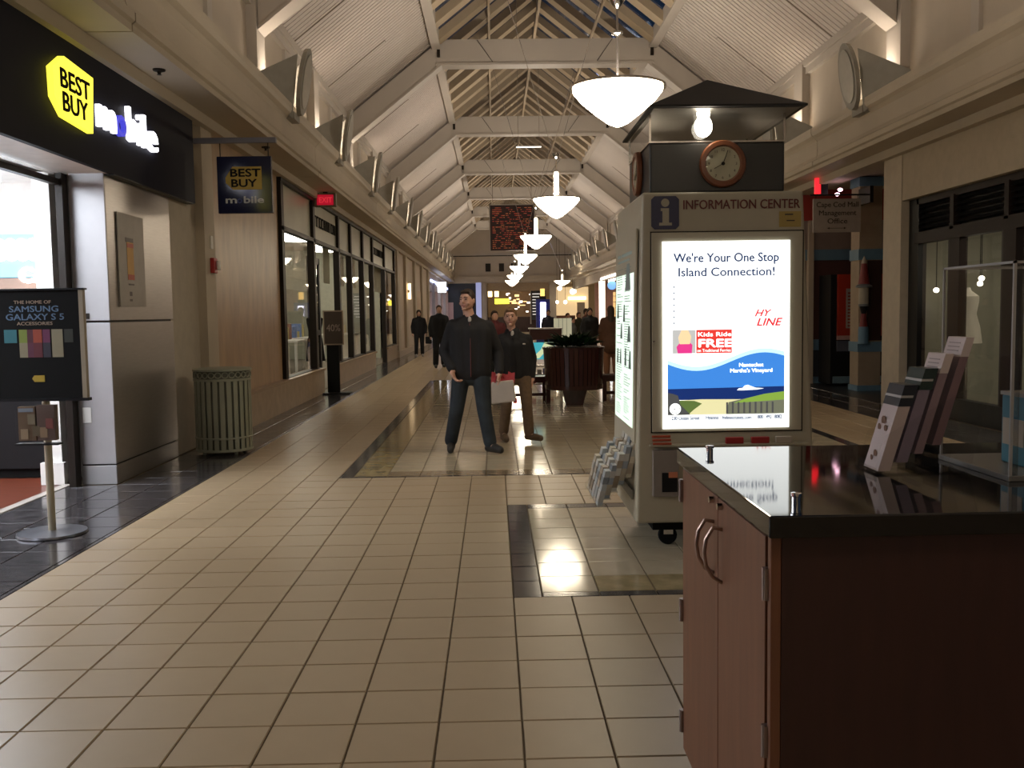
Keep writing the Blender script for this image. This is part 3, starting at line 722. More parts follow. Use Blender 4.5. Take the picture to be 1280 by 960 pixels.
# exit sign box below the soffit
t = thing('exit_sign', 'red lit exit sign box hanging under the left soffit', 'exit sign', (-3.12, 18.3, 3.52))
bevel(MB().box(-.20, -.06, 0, .20, .06, .25).build('housing', mat('exit_housing', (.22, .18, .12), .5), t)); bx('red_panel', (-.155, -.066, .03, .155, -.06, .22), emit('exit_red', (.75, .01, .04), .35), t)
MB().text('EXIT', .10, (-.12, -.068, .075), U, V, .001, .015, wid=.24).build('lettering', emit('exit_letter', (.9, .05, .07), .5), t)
MB().box(-.04, -.03, .25, .04, .03, .29).build('mount', darkf, t)
# sale sign stand
t = thing('sale_sign_stand', 'small black stand with a framed 40% sale card in front of the window shop', 'sign stand', (-3.02, 18.2, 0))
bx('foot', (-.22, -.15, 0, .30, .15, .03), black, t); bx('post', (-.14, -.03, .03, .09, .03, .95), blackm, t)
bx('frame', (-.19, -.05, .93, .19, -.01, 1.58), mat('frame_tan', (.28, .21, .15), .4), t); bx('card', (-.165, -.055, .955, .165, -.05, 1.555), mat('card_dark', (.05, .032, .024), .4), t)
MB().text('40%', .13, (-.13, -.058, 1.19), U, V, .001, 0, wid=.26).build('lettering', mat('card_letter', (.3, .24, .2), .5), t)

# ------------------------------------------------------------------ left far: white wall with pilasters, bright shops
w4 = struct(MB().box(XL-.5, 33.0, 0, XL, 50, 3.8).build('wall_left_far', mat('far_white', (.56, .47, .38), .6)))
for y in (33.6, 36.8, 41.0, 45.0, 49.4): MB().box(XL, y-.35, 0, XL+.10, y+.35, 3.7).build('pilaster', trimw, w4)
MB().box(XL, 33, 0, XL+.14, 50, .22).build('skirting', M['far_white'], w4)
d = struct(MB().box(XL, 42.0, 0, XL+.05, 44.2, 2.5).build('door_1', mat('tan_door', (.52, .36, .22), .5))); MB().box(.05, .1, 1.0, .1, .16, 1.2).build('handle', steelp, d, loc=(XL, 42.0, 0))
t = thing('wall_light', 'warm wall light on the pale wall beyond the window shop', 'light', (XL+.14, 36.8, 2.35)); MB().box(0, -.12, -.3, .1, .12, .3).build('shade', emit('wall_warm', (1, .72, .4), 2.2), t); MB().box(0, -.16, -.05, .06, .16, .05).build('bracket', steelp, t)
struct(MB().box(-8, 50, -.1, XL-.0, YF, -.001).build('floor_far_shop', white)); struct(MB().box(-8.2, 50, 0, -8, YF, 3.8).build('wall_far_shop', mat('pinkish', (.55, .40, .38), .6)))
struct(MB().box(-8, 50, 3.1, XL+.02, YF, 3.8).build('wall_left_end', mat('far_header', (.35, .30, .30), .6))); struct(MB().box(-8, YF-.2, 0, XL, YF, 3.8).build('wall_far_shop_end', M['pinkish']))
for k, y in enumerate((54, 60, 66)): tag(MB().box(XL-.05, y-.2, 0, XL+.12, y+.2, 3.2).build('shop_pier', M['far_header']), 'grey pier of the bright shop at the far left, %s from the front' % ['first', 'second', 'third'][k], 'pier', 'piers of the far left shop')
tag(MB().box(-6, 51, 3.0, -5.6, 69, 3.08).build('tube_light', emit('cool_tube', (.8, .88, 1), 10)), 'long cool tube light inside the far left shop', 'light')
tag(MB().box(XL+.0, 51.5, 3.2, XL+.10, 70, 3.32).build('neon_strip', emit('neon_blue', (.45, .55, 1), 2.5)), 'long bluish neon strip along the far left shop header', 'light')
t = thing('lit_cube_sign', 'small glowing white cube sign sticking out at the far left', 'sign', (-3.05, 58, 2.75)); bevel(MB().box(-.28, -.1, 0, .22, .1, .62).build('face', M['glow_white'], t), .02); MB().box(-.33, -.02, .3, -.28, .02, .35).build('arm', steelp, t)
# ------------------------------------------------------------------ end of the mall
struct(MB().box(-5, YF, -.1, 9.5, YF+6, -.001).build('floor_end', cream))
struct(MB().box(-5, YF+5.8, 0, 9.5, YF+6, 3.8).build('wall_end_back', mat('court_wall', (.5, .40, .26), .6)))
struct(MB().box(-5, YF, 3.7, 9.5, YF+6, 3.8).build('ceiling_end', plaster))
struct(MB().box(XR, 53.5, 0, 9.5, 53.8, 3.8).build('wall_right_end', plaster)) if False else None
t = thing('dark_shopfront', 'wide navy shopfront at the far left end of the mall', 'shopfront', (-2.3, YF+.1, 0))
bx('dark_panel', (-1.65, 0, 0, 1.0, .2, 3.75), mat('navy_far', (.012, .018, .035), .25), t); bx('lit_jamb', (1.0, -.15, 0, 1.4, .2, 3.75), emit('violet_jamb', (.42, .45, .75), .5), t); bx('bright_window', (-1.5, -.02, 0, -.7, 0, 2.3), emit('dim_window', (.5, .3, .3), .12), t)
struct(MB().box(-.85, YF, 0, -.5, YF+.3, 3.75).build('trim_5', plaster)); struct(MB().box(4.2, YF, 0, 4.7, YF+.3, 3.75).build('trim_6', plaster))
# central food shop
t = thing('food_shop_front', 'busy brightly lit food shop in the middle of the far end', 'shop', (1.85, YF+1.2, 0))
bx('back_wall', (-2.3, 3.0, 0, 2.3, 3.1, 3.75), mat('deli_back', (.3, .2, .13), .6), t)
bx('header', (-2.3, -.9, 3.1, 2.3, -.8, 3.75), mat('tan_header', (.45, .34, .22), .6), t)
bx('service_counter', (-2.3, 0, 0, 2.2, .5, 1.15), mahog, t)
bx('yellow_sign', (-1.75, .2, 2.15, -.65, .3, 2.55), emit('yellow_lit', (1, .85, .05), 2.2), t)
bx('dark_menu', (1.0, -.3, .9, 2.1, -.2, 3.2), mat('menu_black', (.02, .018, .02), .4), t); bx('menu_frame', (.92, -.32, .6, 1.0, -.2, 3.3), trimw, t)
random.seed(21)
for k in range(8): bx('menu_line', (1.1, -.32, 1.3+k*.22, 1.7+random.random()*.3, -.301, 1.35+k*.22), emit('menu_text', (.9, .85, .8), .8), t)
for x, z in ((-2.1, 2.7), (-1.6, 2.7)): MB().lathe([(.16, z), (.16, z+.6)], (x, .4, 0), 12).build('column_lamp', emit('amber_lamp', (1, .75, .35), 3), t)
for k in range(26):
    x, z = random.uniform(-.9, .95), random.uniform(1.4, 3.3)
    bx('lit_shelf_item', (x, 1.0, z, x+random.uniform(.1, .45), 1.2, z+random.uniform(.05, .18)), random.choice([emit('shelf_white', (1, .95, .85), 3.5), emit('amber2', (1, .6, .25), 1.6), M['deli_back'], emit('shelf_white', (1, .95, .85), 3.5)]), t)
tag(MB().box(2.52, YF-6.05, .95, 2.94, YF-5.9, 2.75).build('glowing_column_screen', emit('screen_white', (.9, .86, 1), 4)), 'tall glowing white column screen in front of the food shop', 'screen') if False else None
t = thing('totem_display', 'tall blue totem with a glowing white panel and amber cap', 'display', (2.35, 46, 0))
bx('blue_body', (-.32, -.1, 0, .34, .2, 2.1), mat('totem_blue', (.02, .03, .25), .4), t); bx('lit_panel', (-.12, -.13, .75, .14, -.1, 1.95), emit('screen_white', (.9, .86, 1), 4), t)
bx('amber_cap', (-.1, -.05, 2.25, .1, .1, 2.6), emit('amber_cap', (1, .6, .15), 1.3), t); bx('neck', (-.16, -.05, 2.1, .16, .12, 2.25), black, t)
# far right open area
bx_ = struct(MB().box(7.4, YF-2, 0, 9.4, YF-1.8, 3.8).build('wall_pink', mat('pink_wall', (.60, .34, .28), .6)))
t = thing('cream_shop_front', 'cream lit cafe front far behind the seated crowd', 'shop', (6.0, YF+3, 0))
bx('back_panel', (-1.3, 0, 0, 1.4, .1, 3.4), emit('cafe_glow', (1, .72, .38), .55), t); bx('menu_light', (-.2, -.2, 2.4, 1.2, -.1, 2.65), emit('cafe_bright', (1, .85, .5), 2.2), t); bx('cream_door', (.5, -.2, 0, 1.1, -.1, 2.2), mat('cream_door', (.7, .6, .45), .5), t); bx('counter', (-1.3, -.8, 0, .3, -.3, 1.2), mat('rust', (.25, .09, .05), .5), t)
for k, (x, y, z, r) in enumerate(((4.55, 66, 3.1, .16), (5.6, 68, 2.9, .2), (5.9, 70, 2.95, .15), (4.7, 71, 2.2, .12), (5.3, 71, 2.2, .14), (8.1, 66, 3.5, .22))):
    q = thing('ball_lamp', ['small round lamp left of the cream cafe front', 'bright round lamp above the cafe crowd', 'small round lamp touching the bright one', 'lowest small lamp over the crowd', 'low oval lamp beside the lowest one', 'round lamp beside the blue sign'][k], 'lamp', (x, y, z), 0, 'small round lamps at the far end')
    MB().sph((0, 0, 0), r).build('globe', emit('globe', (1, .88, .68), 5), q, True); MB().tube([(0, 0, r), (0, 0, rz(x)-z if x < 8 else 3.9-z)], .012, 6).build('cord', darkf, q)

# ------------------------------------------------------------------ right side
wr = struct(MB().box(XR, YN, 3.02, XR+.25, 14.6, 3.8).build('wall_right_near', mat('beige_wall', (.46, .39, .29), .65)))
struct(MB().box(XR-.012, 13.95, 0, XR+.45, 14.58, 3.79).build('trim_7', mat('beige_wall2', (.52, .45, .35), .6)))
struct(MB().box(XR-.0, 13.75, 0, XR+.0001, 13.76, .01).build('added_light_block', M['beige_wall2'])) if False else None
t = thing('louvred_shopfront', 'black louvred shopfront under the beige wall on the right', 'shopfront', (XR+.10, 0, 0))
brn = mat('dark_brown_frame', (.022, .014, .012), .55, spec=.15)
bx('far_jamb', (0, 13.62, 0, .12, 13.93, 3.02), black, t); bx('top_rail', (0, 2, 2.93, .1, 13.7, 3.02), brn, t); bx('mid_rail', (-.02, 2, 2.38, .1, 13.7, 2.54), brn, t); bx('kick_rail', (-.02, 2, 0, .1, 13.7, .28), black, t)
for y in (12.6, 11.25, 9.9, 8.5, 7.1): bx('louvre_post', (-.02, y-.05, 2.5, .1, y+.05, 2.95), brn, t)
for y0_, y1_ in ((12.65, 13.62), (11.3, 12.55), (9.95, 11.2), (8.55, 9.85), (7.15, 8.45)):
    for k in range(5):
        z = 2.58+k*.075
        MB().hexa([(.0, y0_, z), (.0, y1_, z), (.012, y1_, z), (.012, y0_, z)], [(.06, y0_, z+.05), (.06, y1_, z+.05), (.072, y1_, z+.05), (.072, y0_, z+.05)]).build('louvre_slat', black, t)
for y in (12.55, 11.2, 9.85, 8.4, 7.0): bx('window_post', (-.01, y-.16, .28, .1, y+.12, 2.38), brn, t)
for y0_, y1_ in ((12.67, 13.62), (11.32, 12.39), (9.97, 11.04), (8.52, 9.69), (7.12, 8.24)):
    sheet('pane', (.03, y0_, .28, .04, y1_, 2.38), shopg, t)
    bx('sash', (.01, y0_, .28, .05, y0_+.07, 2.38), mat('sash_grey', (.05, .045, .04), .5, spec=.2), t)
struct(MB().box(XR+.3, 2, -.1, 10, 14, -.002).build('floor_right_shop', mat('dark_carpet', (.05, .04, .035), .8)))
struct(MB().box(9.8, 2, 0, 10, 14, 3.1).build('wall_right_shop', mat('olive_wall', (.22, .21, .13), .7)))
struct(MB().box(XR+.2, 13.93, 0, 10, 14.1, 3.1).build('wall_right_shop_end', mat('grey_green', (.26, .25, .19), .7)))
struct(MB().box(XR+.12, 2, 3.0, 10, 14.1, 3.1).build('ceiling_right_shop', M['dark_carpet']))
struct(MB().box(XR, 2, 2.545, XR+.08, 13.7, 2.56).build('trim_9', brn)) if False else None
struct(MB().box(XR+.19, 7, 2.5, XR+.21, 13.7, 3.0).build('added_light_block', black))  # added black backing, stops the shop light shining through the louvres
t = thing('dressed_mannequin', 'headless mannequin in a white dress behind the right shop window', 'mannequin', (6.5, 13.1, .0))
MB().lathe([(.24, 0), (.24, .02)], n=20).build('stand', steelp, t); MB().tube([(0, 0, 0), (0, 0, 1.0)], .02).build('pole', steelp, t)
MB().lathe([(.20, .98), (.17, 1.2), (.12, 1.38), (.15, 1.55), (.15, 1.62), (.05, 1.70), (.04, 1.74)], n=20).build('dress', mat('white_dress', (.6, .56, .48), .7), t, True)
for k, (y, x, z) in enumerate(((13.3, 6.52, 2.0), (12.96, 6.62, 1.86), (13.45, 6.85, 1.80), (12.27, 6.70, 2.24), (13.6, 6.3, 1.72))):
    q = thing('spot_bulb', 'tiny %s spot bulb glinting in the dark right shop' % ['far', 'second', 'low', 'near', 'deep'][k], 'light', (x, y, z), 0, 'spot bulbs in the right shop')
    MB().sph((0, 0, 0), (.035, .05, .035)).build('bulb', emit('small_spot', (1, .9, .7), 9), q, True); MB().tube([(0, 0, .03), (0, 0, 3.0-z)], .006, 6).build('cord', black, q)
q = thing('added_fill_panel', 'added square light panel brightening the dark right shop', 'light', (7.8, 11, 3.0)); bx('diffuser', (-.5, -.5, -.06, .5, .5, 0), emit('dim_panel', (1, .88, .68), 11), q)  # added panel, put in to brighten the shop interior
tag(MB().box(6.19, 13.90, 1.25, 6.21, 13.93, 1.52).build('blue_tube', emit('blue_tube', (.3, .35, 1), 3)), 'thin blue tube light at the back of the right shop', 'light')
for k in range(3):
    q = thing('goods_shelf', ['dark goods shelf at the far end of the right shop', 'dark goods shelf behind the white dress', 'dark goods shelf nearest the viewer in the right shop'][k], 'shelf', (8.4, 13-k*1.8, 0), 0, 'goods shelves in the right shop')
    bx('frame', (-.2, -.7, 0, .2, .7, .1), brn, q); bx('side', (-.2, -.72, 0, .2, -.7, 1.9), brn, q); bx('side', (-.2, .7, 0, .2, .72, 1.9), brn, q)
    for j in range(4): bx('shelf', (-.2, -.7, .5+j*.42, .2, .7, .53+j*.42), brn, q)
    for j in range(4):
        for i in range(4):
            tag(MB().box(8.22, 12.4-k*1.8+i*.34, .53+j*.42, 8.4, 12.6-k*1.8+i*.34, .53+j*.42+random.uniform(.12, .26)).build('goods_box', mat('gb%d' % ((i+j+k) % 4), [(.3, .1, .08), (.1, .15, .3), (.35, .3, .2), (.05, .2, .22)][(i+j+k) % 4], .5)), 'boxed goods, %s along the %s shelf of the %s dark rack in the right shop' % (['first', 'second', 'third', 'last'][i], ['lowest', 'second', 'third', 'top'][j], ['far', 'middle', 'near'][k]), 'box', 'boxed goods in the right shop')

# alcove to the management office
struct(MB().box(XR, 19.0, 0, 9, 19.2, 3.8).build('wall_alcove', mat('alcove_brown', (.10, .038, .03), .6)))
struct(MB().box(8.8, 14.5, 0, 9.0, 19.2, 3.8).build('wall_alcove_side', M['alcove_brown']))
struct(MB().box(XR+.2, 14.55, 0, 9, 14.7, 3.8).build('wall_alcove_near', plaster))
struct(MB().box(XR+.0, 14.5, 3.8, 9, 19.2, 3.9).build('ceiling_alcove', plaster))
struct(MB().box(XR+.02, 14.5, -.1, 9, 19.2, -.002).build('floor_alcove', mat('alcove_floor', (.02, .02, .022), .3)))
MBt = struct(MB().box(6.0, 18.95, 2.43, 8.8, 19.0, 2.64).build('trim_10', bluep)); struct(MB().box(6.0, 18.95, .66, 8.8, 19.0, .87).build('trim_11', bluep)); struct(MB().box(6.0, 18.95, 0, 8.8, 19.0, .14).build('trim_12', bluep))
struct(MB().box(6.0, 18.93, 2.64, 8.8, 19.0, 3.2).build('trim_13', mat('mauve_panel', (.28, .22, .19), .6)))
struct(MB().box(6.0, 18.9, 3.2, 8.8, 19.0, 3.8).build('trim_14', mat('dark_red_awning', (.40, .045, .03), .5)))
struct(MB().box(6.20, 18.85, 0, 6.30, 19.0, 3.2).build('trim_15', trimw))
struct(MB().box(6.0, 18.86, .14, 6.62, 18.95, .66).build('trim_16', mat('navy_dado', (.02, .022, .03), .5)))
t = thing('vending_machine', 'red drinks vending machine at the back of the alcove', 'vending machine', (6.96, 18.5, 0))
bevel(MB().box(-.55, -.3, .03, .5, .35, 2.12).build('cabinet', black, t)); bx('red_front', (-.43, -.34, .95, .45, -.3, 2.12), mat('vend_red', (.42, .035, .015), .3), t); bx('white_panel', (-.27, -.35, 1.1, .2, -.34, 1.85), mat('vend_white', (.4, .35, .3), .5), t)
mb = MB()
for k in range(11): mb.box(-.24, -.356, 1.13+k*.062, .0+(k*7 % 5)*.03, -.35, 1.16+k*.062)
mb.build('vertical_lettering', mat('vend_letter', (.30, .05, .03), .5), t); bx('pink_strip', (-.43, -.345, .88, -.1, -.3, .96), mat('vend_pink', (.5, .3, .26), .5), t)
bx('selection_bay', (-.43, -.33, .66, .45, -.3, .86), mat('vend_grey', (.10, .11, .14), .4), t); bx('kick_plate', (-.5, -.33, .05, .45, -.3, .18), mat('vend_kick', (.16, .25, .30), .4), t)
# corner post with bands
t = thing('banded_post', 'square timber-look post with grey-blue bands at the alcove corner', 'post', (6.69, 17.2, 0))
bx('shaft', (-.2, -.2, 0, .2, .2, 3.75), mat('post_wood', (.36, .28, .20), .6), t)
bx('dark_inlay', (-.05, -.205, .9, .2, -.2, 2.32), mat('post_maroon', (.04, .014, .012), .5), t)
for z0_, z1_ in ((0, .1), (.70, .88), (2.33, 2.52), (3.62, 3.78)): bx('blue_band', (-.22, -.22, z0_, .22, .22, z1_), bluep, t)
t = thing('lighthouse_ornament', 'small red, white and black lighthouse ornament hanging on the banded post', 'ornament', (6.54, 16.90, 1.10))
ow = mat('ornament_white', (.42, .38, .3), .5); orr = mat('ornament_red', (.22, .03, .03), .5)
MB().lathe([(.0, 1.30), (.05, 1.18), (.055, 1.16)], n=16).build('spire', ow, t, True); MB().lathe([(.10, .80), (.045, 1.16)], n=16).build('red_tower', orr, t, True)
MB().lathe([(.14, .74), (.14, .77), (.06, .82)], n=16).build('cap', mat('grey_cap', (.16, .17, .18), .5), t, True); MB().lathe([(.085, .45), (.085, .74)], n=16).build('white_drum', ow, t, True)
MB().lathe([(.09, .41), (.09, .45)], n=16).build('grey_ring', M['grey_cap'], t); MB().lathe([(.04, .28), (.07, .41)], n=16).build('black_cone', black, t, True)
MB().lathe([(.07, .05), (.04, .28)], n=16).build('red_cone', orr, t, True); MB().lathe([(.09, -.25), (.09, .0), (.08, .05)], n=16).build('blue_drum', bluep, t, True); MB().box(-.03, .06, .9, .03, .10, .95).build('hook', darkf, t)
MB().box(-.03, .05, .05, .03, .1, .1).build('hook', darkf, t)
# office sign on its rod
t = thing('office_sign', 'hanging grey sign Cape Cod Mall Management Office on a black rod', 'sign', (5.90, 16.5, 2.78))
bevel(MB().box(-.41, -.02, 0, .41, .02, .57).build('sign_board', mat('sign_mauve', (.40, .34, .30), .5), t), .004)
ink = mat('sign_ink', (.05, .035, .03), .5)
MB().text('Cape Cod Mall', .085, (-.36, -.022, .43), U, V, .002, .012, wid=.72).text('Management', .085, (-.32, -.022, .29), U, V, .002, .012, wid=.64).text('Office', .085, (-.17, -.022, .15), U, V, .002, .012, wid=.34).build('lettering', ink, t)
mb = MB().box(-.14, -.024, .066, .13, -.02, .074); mb.prism([(-.17, .07), (-.13, .088), (-.13, .052)], (0, -.024, 0), U, V, (0, .004, 0)); mb.prism([(.16, .07), (.12, .088), (.12, .052)], (0, -.024, 0), U, V, (0, .004, 0)); mb.build('double_arrow', ink, t)
MB().tube([(-.46, 0, .635), (.6, 0, .635)], .014, 8).build('rod', black, t); bx('wall_plate', (.56, -.03, .50, .62, .49, .78), darkf, t)
for s in (-1, 1): MB().tube([(s*.36, 0, .57), (s*.36, 0, .635)], .006, 6).build('hanger', darkf, t)
t = thing('red_exit_box', 'small glowing red exit sign under the right soffit', 'exit sign', (5.83, 17.2, 3.52))
bx('red_panel', (-.08, -.03, 0, .02, .02, .27), emit('exit2', (1, .02, .03), 1.2), t); bx('housing', (.02, -.06, -.02, .14, .06, .28), black, t)
for k, (x, z) in enumerate(((5.75, 3.32), (6.03, 3.36), (6.05, 3.47), (6.10, 3.55))):
    tag(MB().sph((0, 0, 0), (.045, .03, .03)).build('string_bulb', emit('bulb_pink' if k > 1 else 'bulb_white', (1, .55, .7) if k > 1 else (1, .9, .8), 6), loc=(x, 16.9, z)), ['white bulb at the left end of the office sign rod', 'white bulb low in the small cluster above the office sign', 'pink bulb in the middle of the cluster above the office sign', 'topmost pink bulb above the office sign'][k], 'light', 'bulbs above the office sign')
# right wall farther back
w5 = struct(MB().box(XR, 19.2, 0, XR+.25, 42, 3.8).build('wall_right_mid', plaster))
for y in (20, 24, 28, 32, 36, 40): MB().box(XR-.1, y-.3, 0, XR, y+.3, 3.75).build('pilaster', trimw, w5)
struct(MB().box(XR+.0, 42, 3.15, XR+.2, YF, 3.8).build('wall_right_far_header', plaster)); struct(MB().box(XR+.2, 41.9, -.1, 11, YF, -.001).build('floor_right_far', cream))
struct(MB().box(10.8, 42, 0, 11, YF, 3.8).build('wall_right_far_back', mat('warm_far', (.55, .38, .22), .6))); struct(MB().box(XR+.2, 42, 3.7, 11, YF, 3.8).build('ceiling_right_far', white))
tag(MB().box(XR-.12, 52.8, 0, XR+.2, 53.1, 3.15).build('white_post', emit('lit_post', (1, .86, .72), 1.2)), 'bright white lit post of the far right shop', 'post')
tag(MB().box(XR-.05, 40.5, 3.2, XR+.02, 53, 3.3).build('header_tube', emit('header_tube', (1, .9, .78), 5)), 'long bright tube light along the far right header', 'light')
for k, (x, y) in enumerate(((7.6, 47), (7.8, 52), (8.2, 58), (8.0, 64))): tag(MB().lathe([(.5, 3.69), (.5, 3.60), (.35, 3.55)], (x, y, 0), 20).build('round_ceiling_light', emit('far_round', (1, .88, .7), 7)), '%s round ceiling light in the far right shop' % ['nearest', 'second', 'third', 'farthest'][k], 'light', 'round lights in the far right shop')
t = thing('glass_shelving', 'warm lit glass shelving in the far right shop', 'shelving', (7.9, 56, 0))
bx('back', (-.9, .2, 0, .9, .25, 2.6), emit('shelf_glow', (1, .62, .25), .7), t)
for j in range(7): bx('shelf', (-.9, -.2, .3+j*.34, .9, .2, .33+j*.34), white, t)
t = thing('blue_round_sign', 'small round blue sign beside the far right lamp', 'sign', (7.9, 64, 3.2)); MB().lathe([(.3, 0), (.3, .06)], n=20, ax='y').build('disc', emit('blue_sign', (.15, .35, .75), 1), t); MB().tube([(0, .03, .28), (0, .03, .5)], .02, 6).build('stem', steelp, t)
# ------------------------------------------------------------------ information kiosk
t = thing('information_kiosk', 'beige information kiosk with backlit island ferry poster, clocks and black roof', 'kiosk', (.87, 5.9, 0))
zb, zt = .165, 2.21; dp = 1.16
body = MB()
B = [(0, 0, zb), (1.13, 0, zb), (1.13, dp, zb), (0, dp, zb)]; T = [(.045, 0, zt), (1.035, 0, zt), (1.035, dp, zt), (.045, dp, zt)]
ko = bevel(body.hexa(B, T).build('body', beigek, t), .018, 3)
def fx(x, z): return x
dpan = MB().box(.10, -.012, .74, 1.03, 0, 1.965); bevel(dpan.build('front_door', beigek, t), .004)
MB().box(.093, -.006, .733, 1.037, .001, 1.972).build('door_gap', darkf, t)
fr = MB(); fr.box(.155, -.022, .75, .96, -.012, 1.92)
# backlit ferry poster (flat print, lit from behind)
P0 = Vector((.163, -.0225, .760)); PW, PH = .785, 1.150
glow = emit('poster_white', (.97, 1, .98), 1.35)
po = MB().plate([(0, 0), (PW, 0), (PW, PH), (0, PH)], P0, U, V).build('backlit_poster', glow, t)
def pm(poly, nm, m_, lift): MB().plate([(x*PW, z*PH) for x, z in poly], P0+Vector((0, -.0008*lift, 0)), U, V).build(nm, m_, po)
def wave(x, a=0): return .352+.030*math.sin((x-.30)/.75*PI*1.55-PI/2+.0)*1.0+a
def wv(x): # swoosh: dips at x~.27, peaks at ~.80
    return .362-.047*math.cos((x-.80)/.53*PI)*-1-.0
xs = [.04+.92*k/24 for k in range(25)]
pm([(.04, .16)]+[(.96, .16)]+[(x, wv(x)+.018) for x in reversed(xs)], 'pale_swoosh', emit('p_pale', (.55, .85, .95), 1.0), 1)
pm([(.04, .16)]+[(.96, .16)]+[(x, wv(x)-.004) for x in reversed(xs)], 'blue_sky_print', emit('p_sky', (.045, .22, .66), .95), 2)
pm([(.04, .155), (.96, .155), (.96, .222), (.04, .215)], 'sea_print', emit('p_sea', (.008, .03, .16), .8), 3)
pm([(.04, .075), (.96, .075), (.96, .15), (.60, .155), (.30, .158), (.04, .15)], 'sand_print', emit('p_sand', (.75, .70, .38), .9), 4)
pm([(.04, .075), (.20, .075), (.24, .10), (.31, .135), (.25, .15), (.04, .155)], 'dune_grass_print', emit('p_grass', (.13, .20, .05), .7), 5)
pm([(.04, .075), (.22, .075), (.14, .13), (.12, .18), (.08, .19), (.04, .195)], 'shadow_fence_print', emit('p_fence', (.10, .10, .10), .6), 6)
pm([(.50, .075), (.96, .075), (.96, .19), (.80, .178), (.62, .155), (.52, .14)], 'dune_print', emit('p_dune', (.20, .21, .14), .7), 5)
pm([(.56, .135), (.96, .15), (.96, .195), (.80, .182), (.66, .16)], 'green_dune_print', emit('p_green', (.25, .42, .06), .8), 6)
for k in range(9): pm([(.50+k*.045, .08), (.515+k*.045, .08), (.515+k*.045, .14), (.50+k*.045, .14)], 'fence_picket_print', M['p_fence'], 7)
pm([(.585, .204), (.60, .214), (.63, .216), (.645, .228), (.67, .232), (.70, .224), (.73, .216), (.80, .212), (.74, .206), (.62, .203)], 'white_boat_print', glow, 7)
c_ = [(.098+.045*math.cos(a*PI/8), .108+.031*math.sin(a*PI/8)) for a in range(16)]; pm(c_, 'round_emblem_print', glow, 8)
mb = MB()
for a in range(12):
    a0 = a*PI/6; mb.plate([(.037*PW*math.cos(a0), .037*PW*math.sin(a0)), (.037*PW*math.cos(a0+.5), .037*PW*math.sin(a0+.5)), (.033*PW*math.cos(a0+.5), .033*PW*math.sin(a0+.5)), (.033*PW*math.cos(a0), .033*PW*math.sin(a0))], P0+Vector((.098*PW, -.0072, .108*PH)), U, V)
mb.plate([(-.012, -.004), (-.004, .004), (.002, -.006)], P0+Vector((.098*PW, -.0072, .108*PH)), U, V)
mb.build('emblem_ring_print', M['p_fence'], po)
pm([(.08, .405), (.26, .405), (.26, .53), (.08, .53)], 'child_photo_print', emit('p_photo', (.50, .50, .48), .9), 2)
pm([(.12, .405), (.23, .405), (.235, .45), (.20, .475), (.15, .475), (.11, .44)], 'pink_shirt_print', emit('p_pink', (.75, .04, .25), .9), 3)
pm([(.135, .455), (.215, .455), (.225, .495), (.20, .53), (.15, .53), (.125, .49)], 'face_print', emit('p_face', (.85, .62, .35), .95), 4)
pm([(.265, .405), (.545, .405), (.545, .53), (.265, .53)], 'red_block_print', emit('p_red', (.70, .04, .03), .95), 2)
def pt(s, x, z, h, wd, nm, m_, lift, bold=0, shear=0): MB().text(s, h*PH, P0+Vector((x*PW, -.0008*lift, z*PH)), U, V, 0, bold, wid=wd*PW, shear=shear).build(nm, m_, po)
pt('Kids Ride', .275, .495, .022, .26, 'white_print', glow, 4, .03); pt('FREE', .275, .438, .042, .26, 'white_print', glow, 4, .05); pt('on Traditional Ferries', .272, .412, .016, .262, 'white_print', glow, 4, .01)
pt('Nantucket', .60, .330, .020, .19, 'white_print', glow, 4, .04); pt("Martha's Vineyard", .53, .300, .020, .33, 'white_print', glow, 4, .04)
ttl = emit('p_navy', (.03, .07, .2), .5)
pt("We're Your One Stop", .09, .890, .046, .82, 'title_print', ttl, 2, .022); pt('Island Connection!', .12, .815, .045, .75, 'title_print', ttl, 2, .018)
rd = emit('p_line', (.75, .03, .04), .9)
pt('HY', .72, .598, .036, .13, 'red_script_print', rd, 2, .03, .4); pt('LINE', .735, .548, .040, .20, 'red_script_print', rd, 2, .03, .3)
MB().prism([(.70, .54), (.703, .54), (.735, .61), (.732, .61)], P0+Vector((0, -.002, 0)), (PW, 0, 0), (0, 0, PH), (0, -.0003, 0)).build('slash_print', rd, po)
for k in range(7): pm([(.085, .755-k*.032), (.095, .755-k*.032), (.095, .763-k*.032), (.085, .763-k*.032)], 'bullet_print', ttl, 2)
for k in range(3): pm([(.115, .757-k*.032), (.26-.04*k, .757-k*.032), (.26-.04*k, .760-k*.032), (.115, .760-k*.032)], 'faint_line_print', emit('p_faint', (.75, .82, .82), 1.2), 2)
pt('230 Ocean Street', .07, .048, .020, .22, 'address_print', ttl, 2, .035); pt('Hyannis', .34, .049, .020, .10, 'address_print', ttl, 2, .035); pt('hylinecruises.com', .47, .048, .020, .23, 'address_print', ttl, 2, .035); pt('800 . 492 . 8082', .75, .049, .020, .19, 'address_print', ttl, 2, .035)
for z in (.035, .962): pm([(.035, z), (.965, z), (.965, z+.002), (.035, z+.002)], 'rule_print', emit('p_rule', (.35, .5, .5), .9), 2)
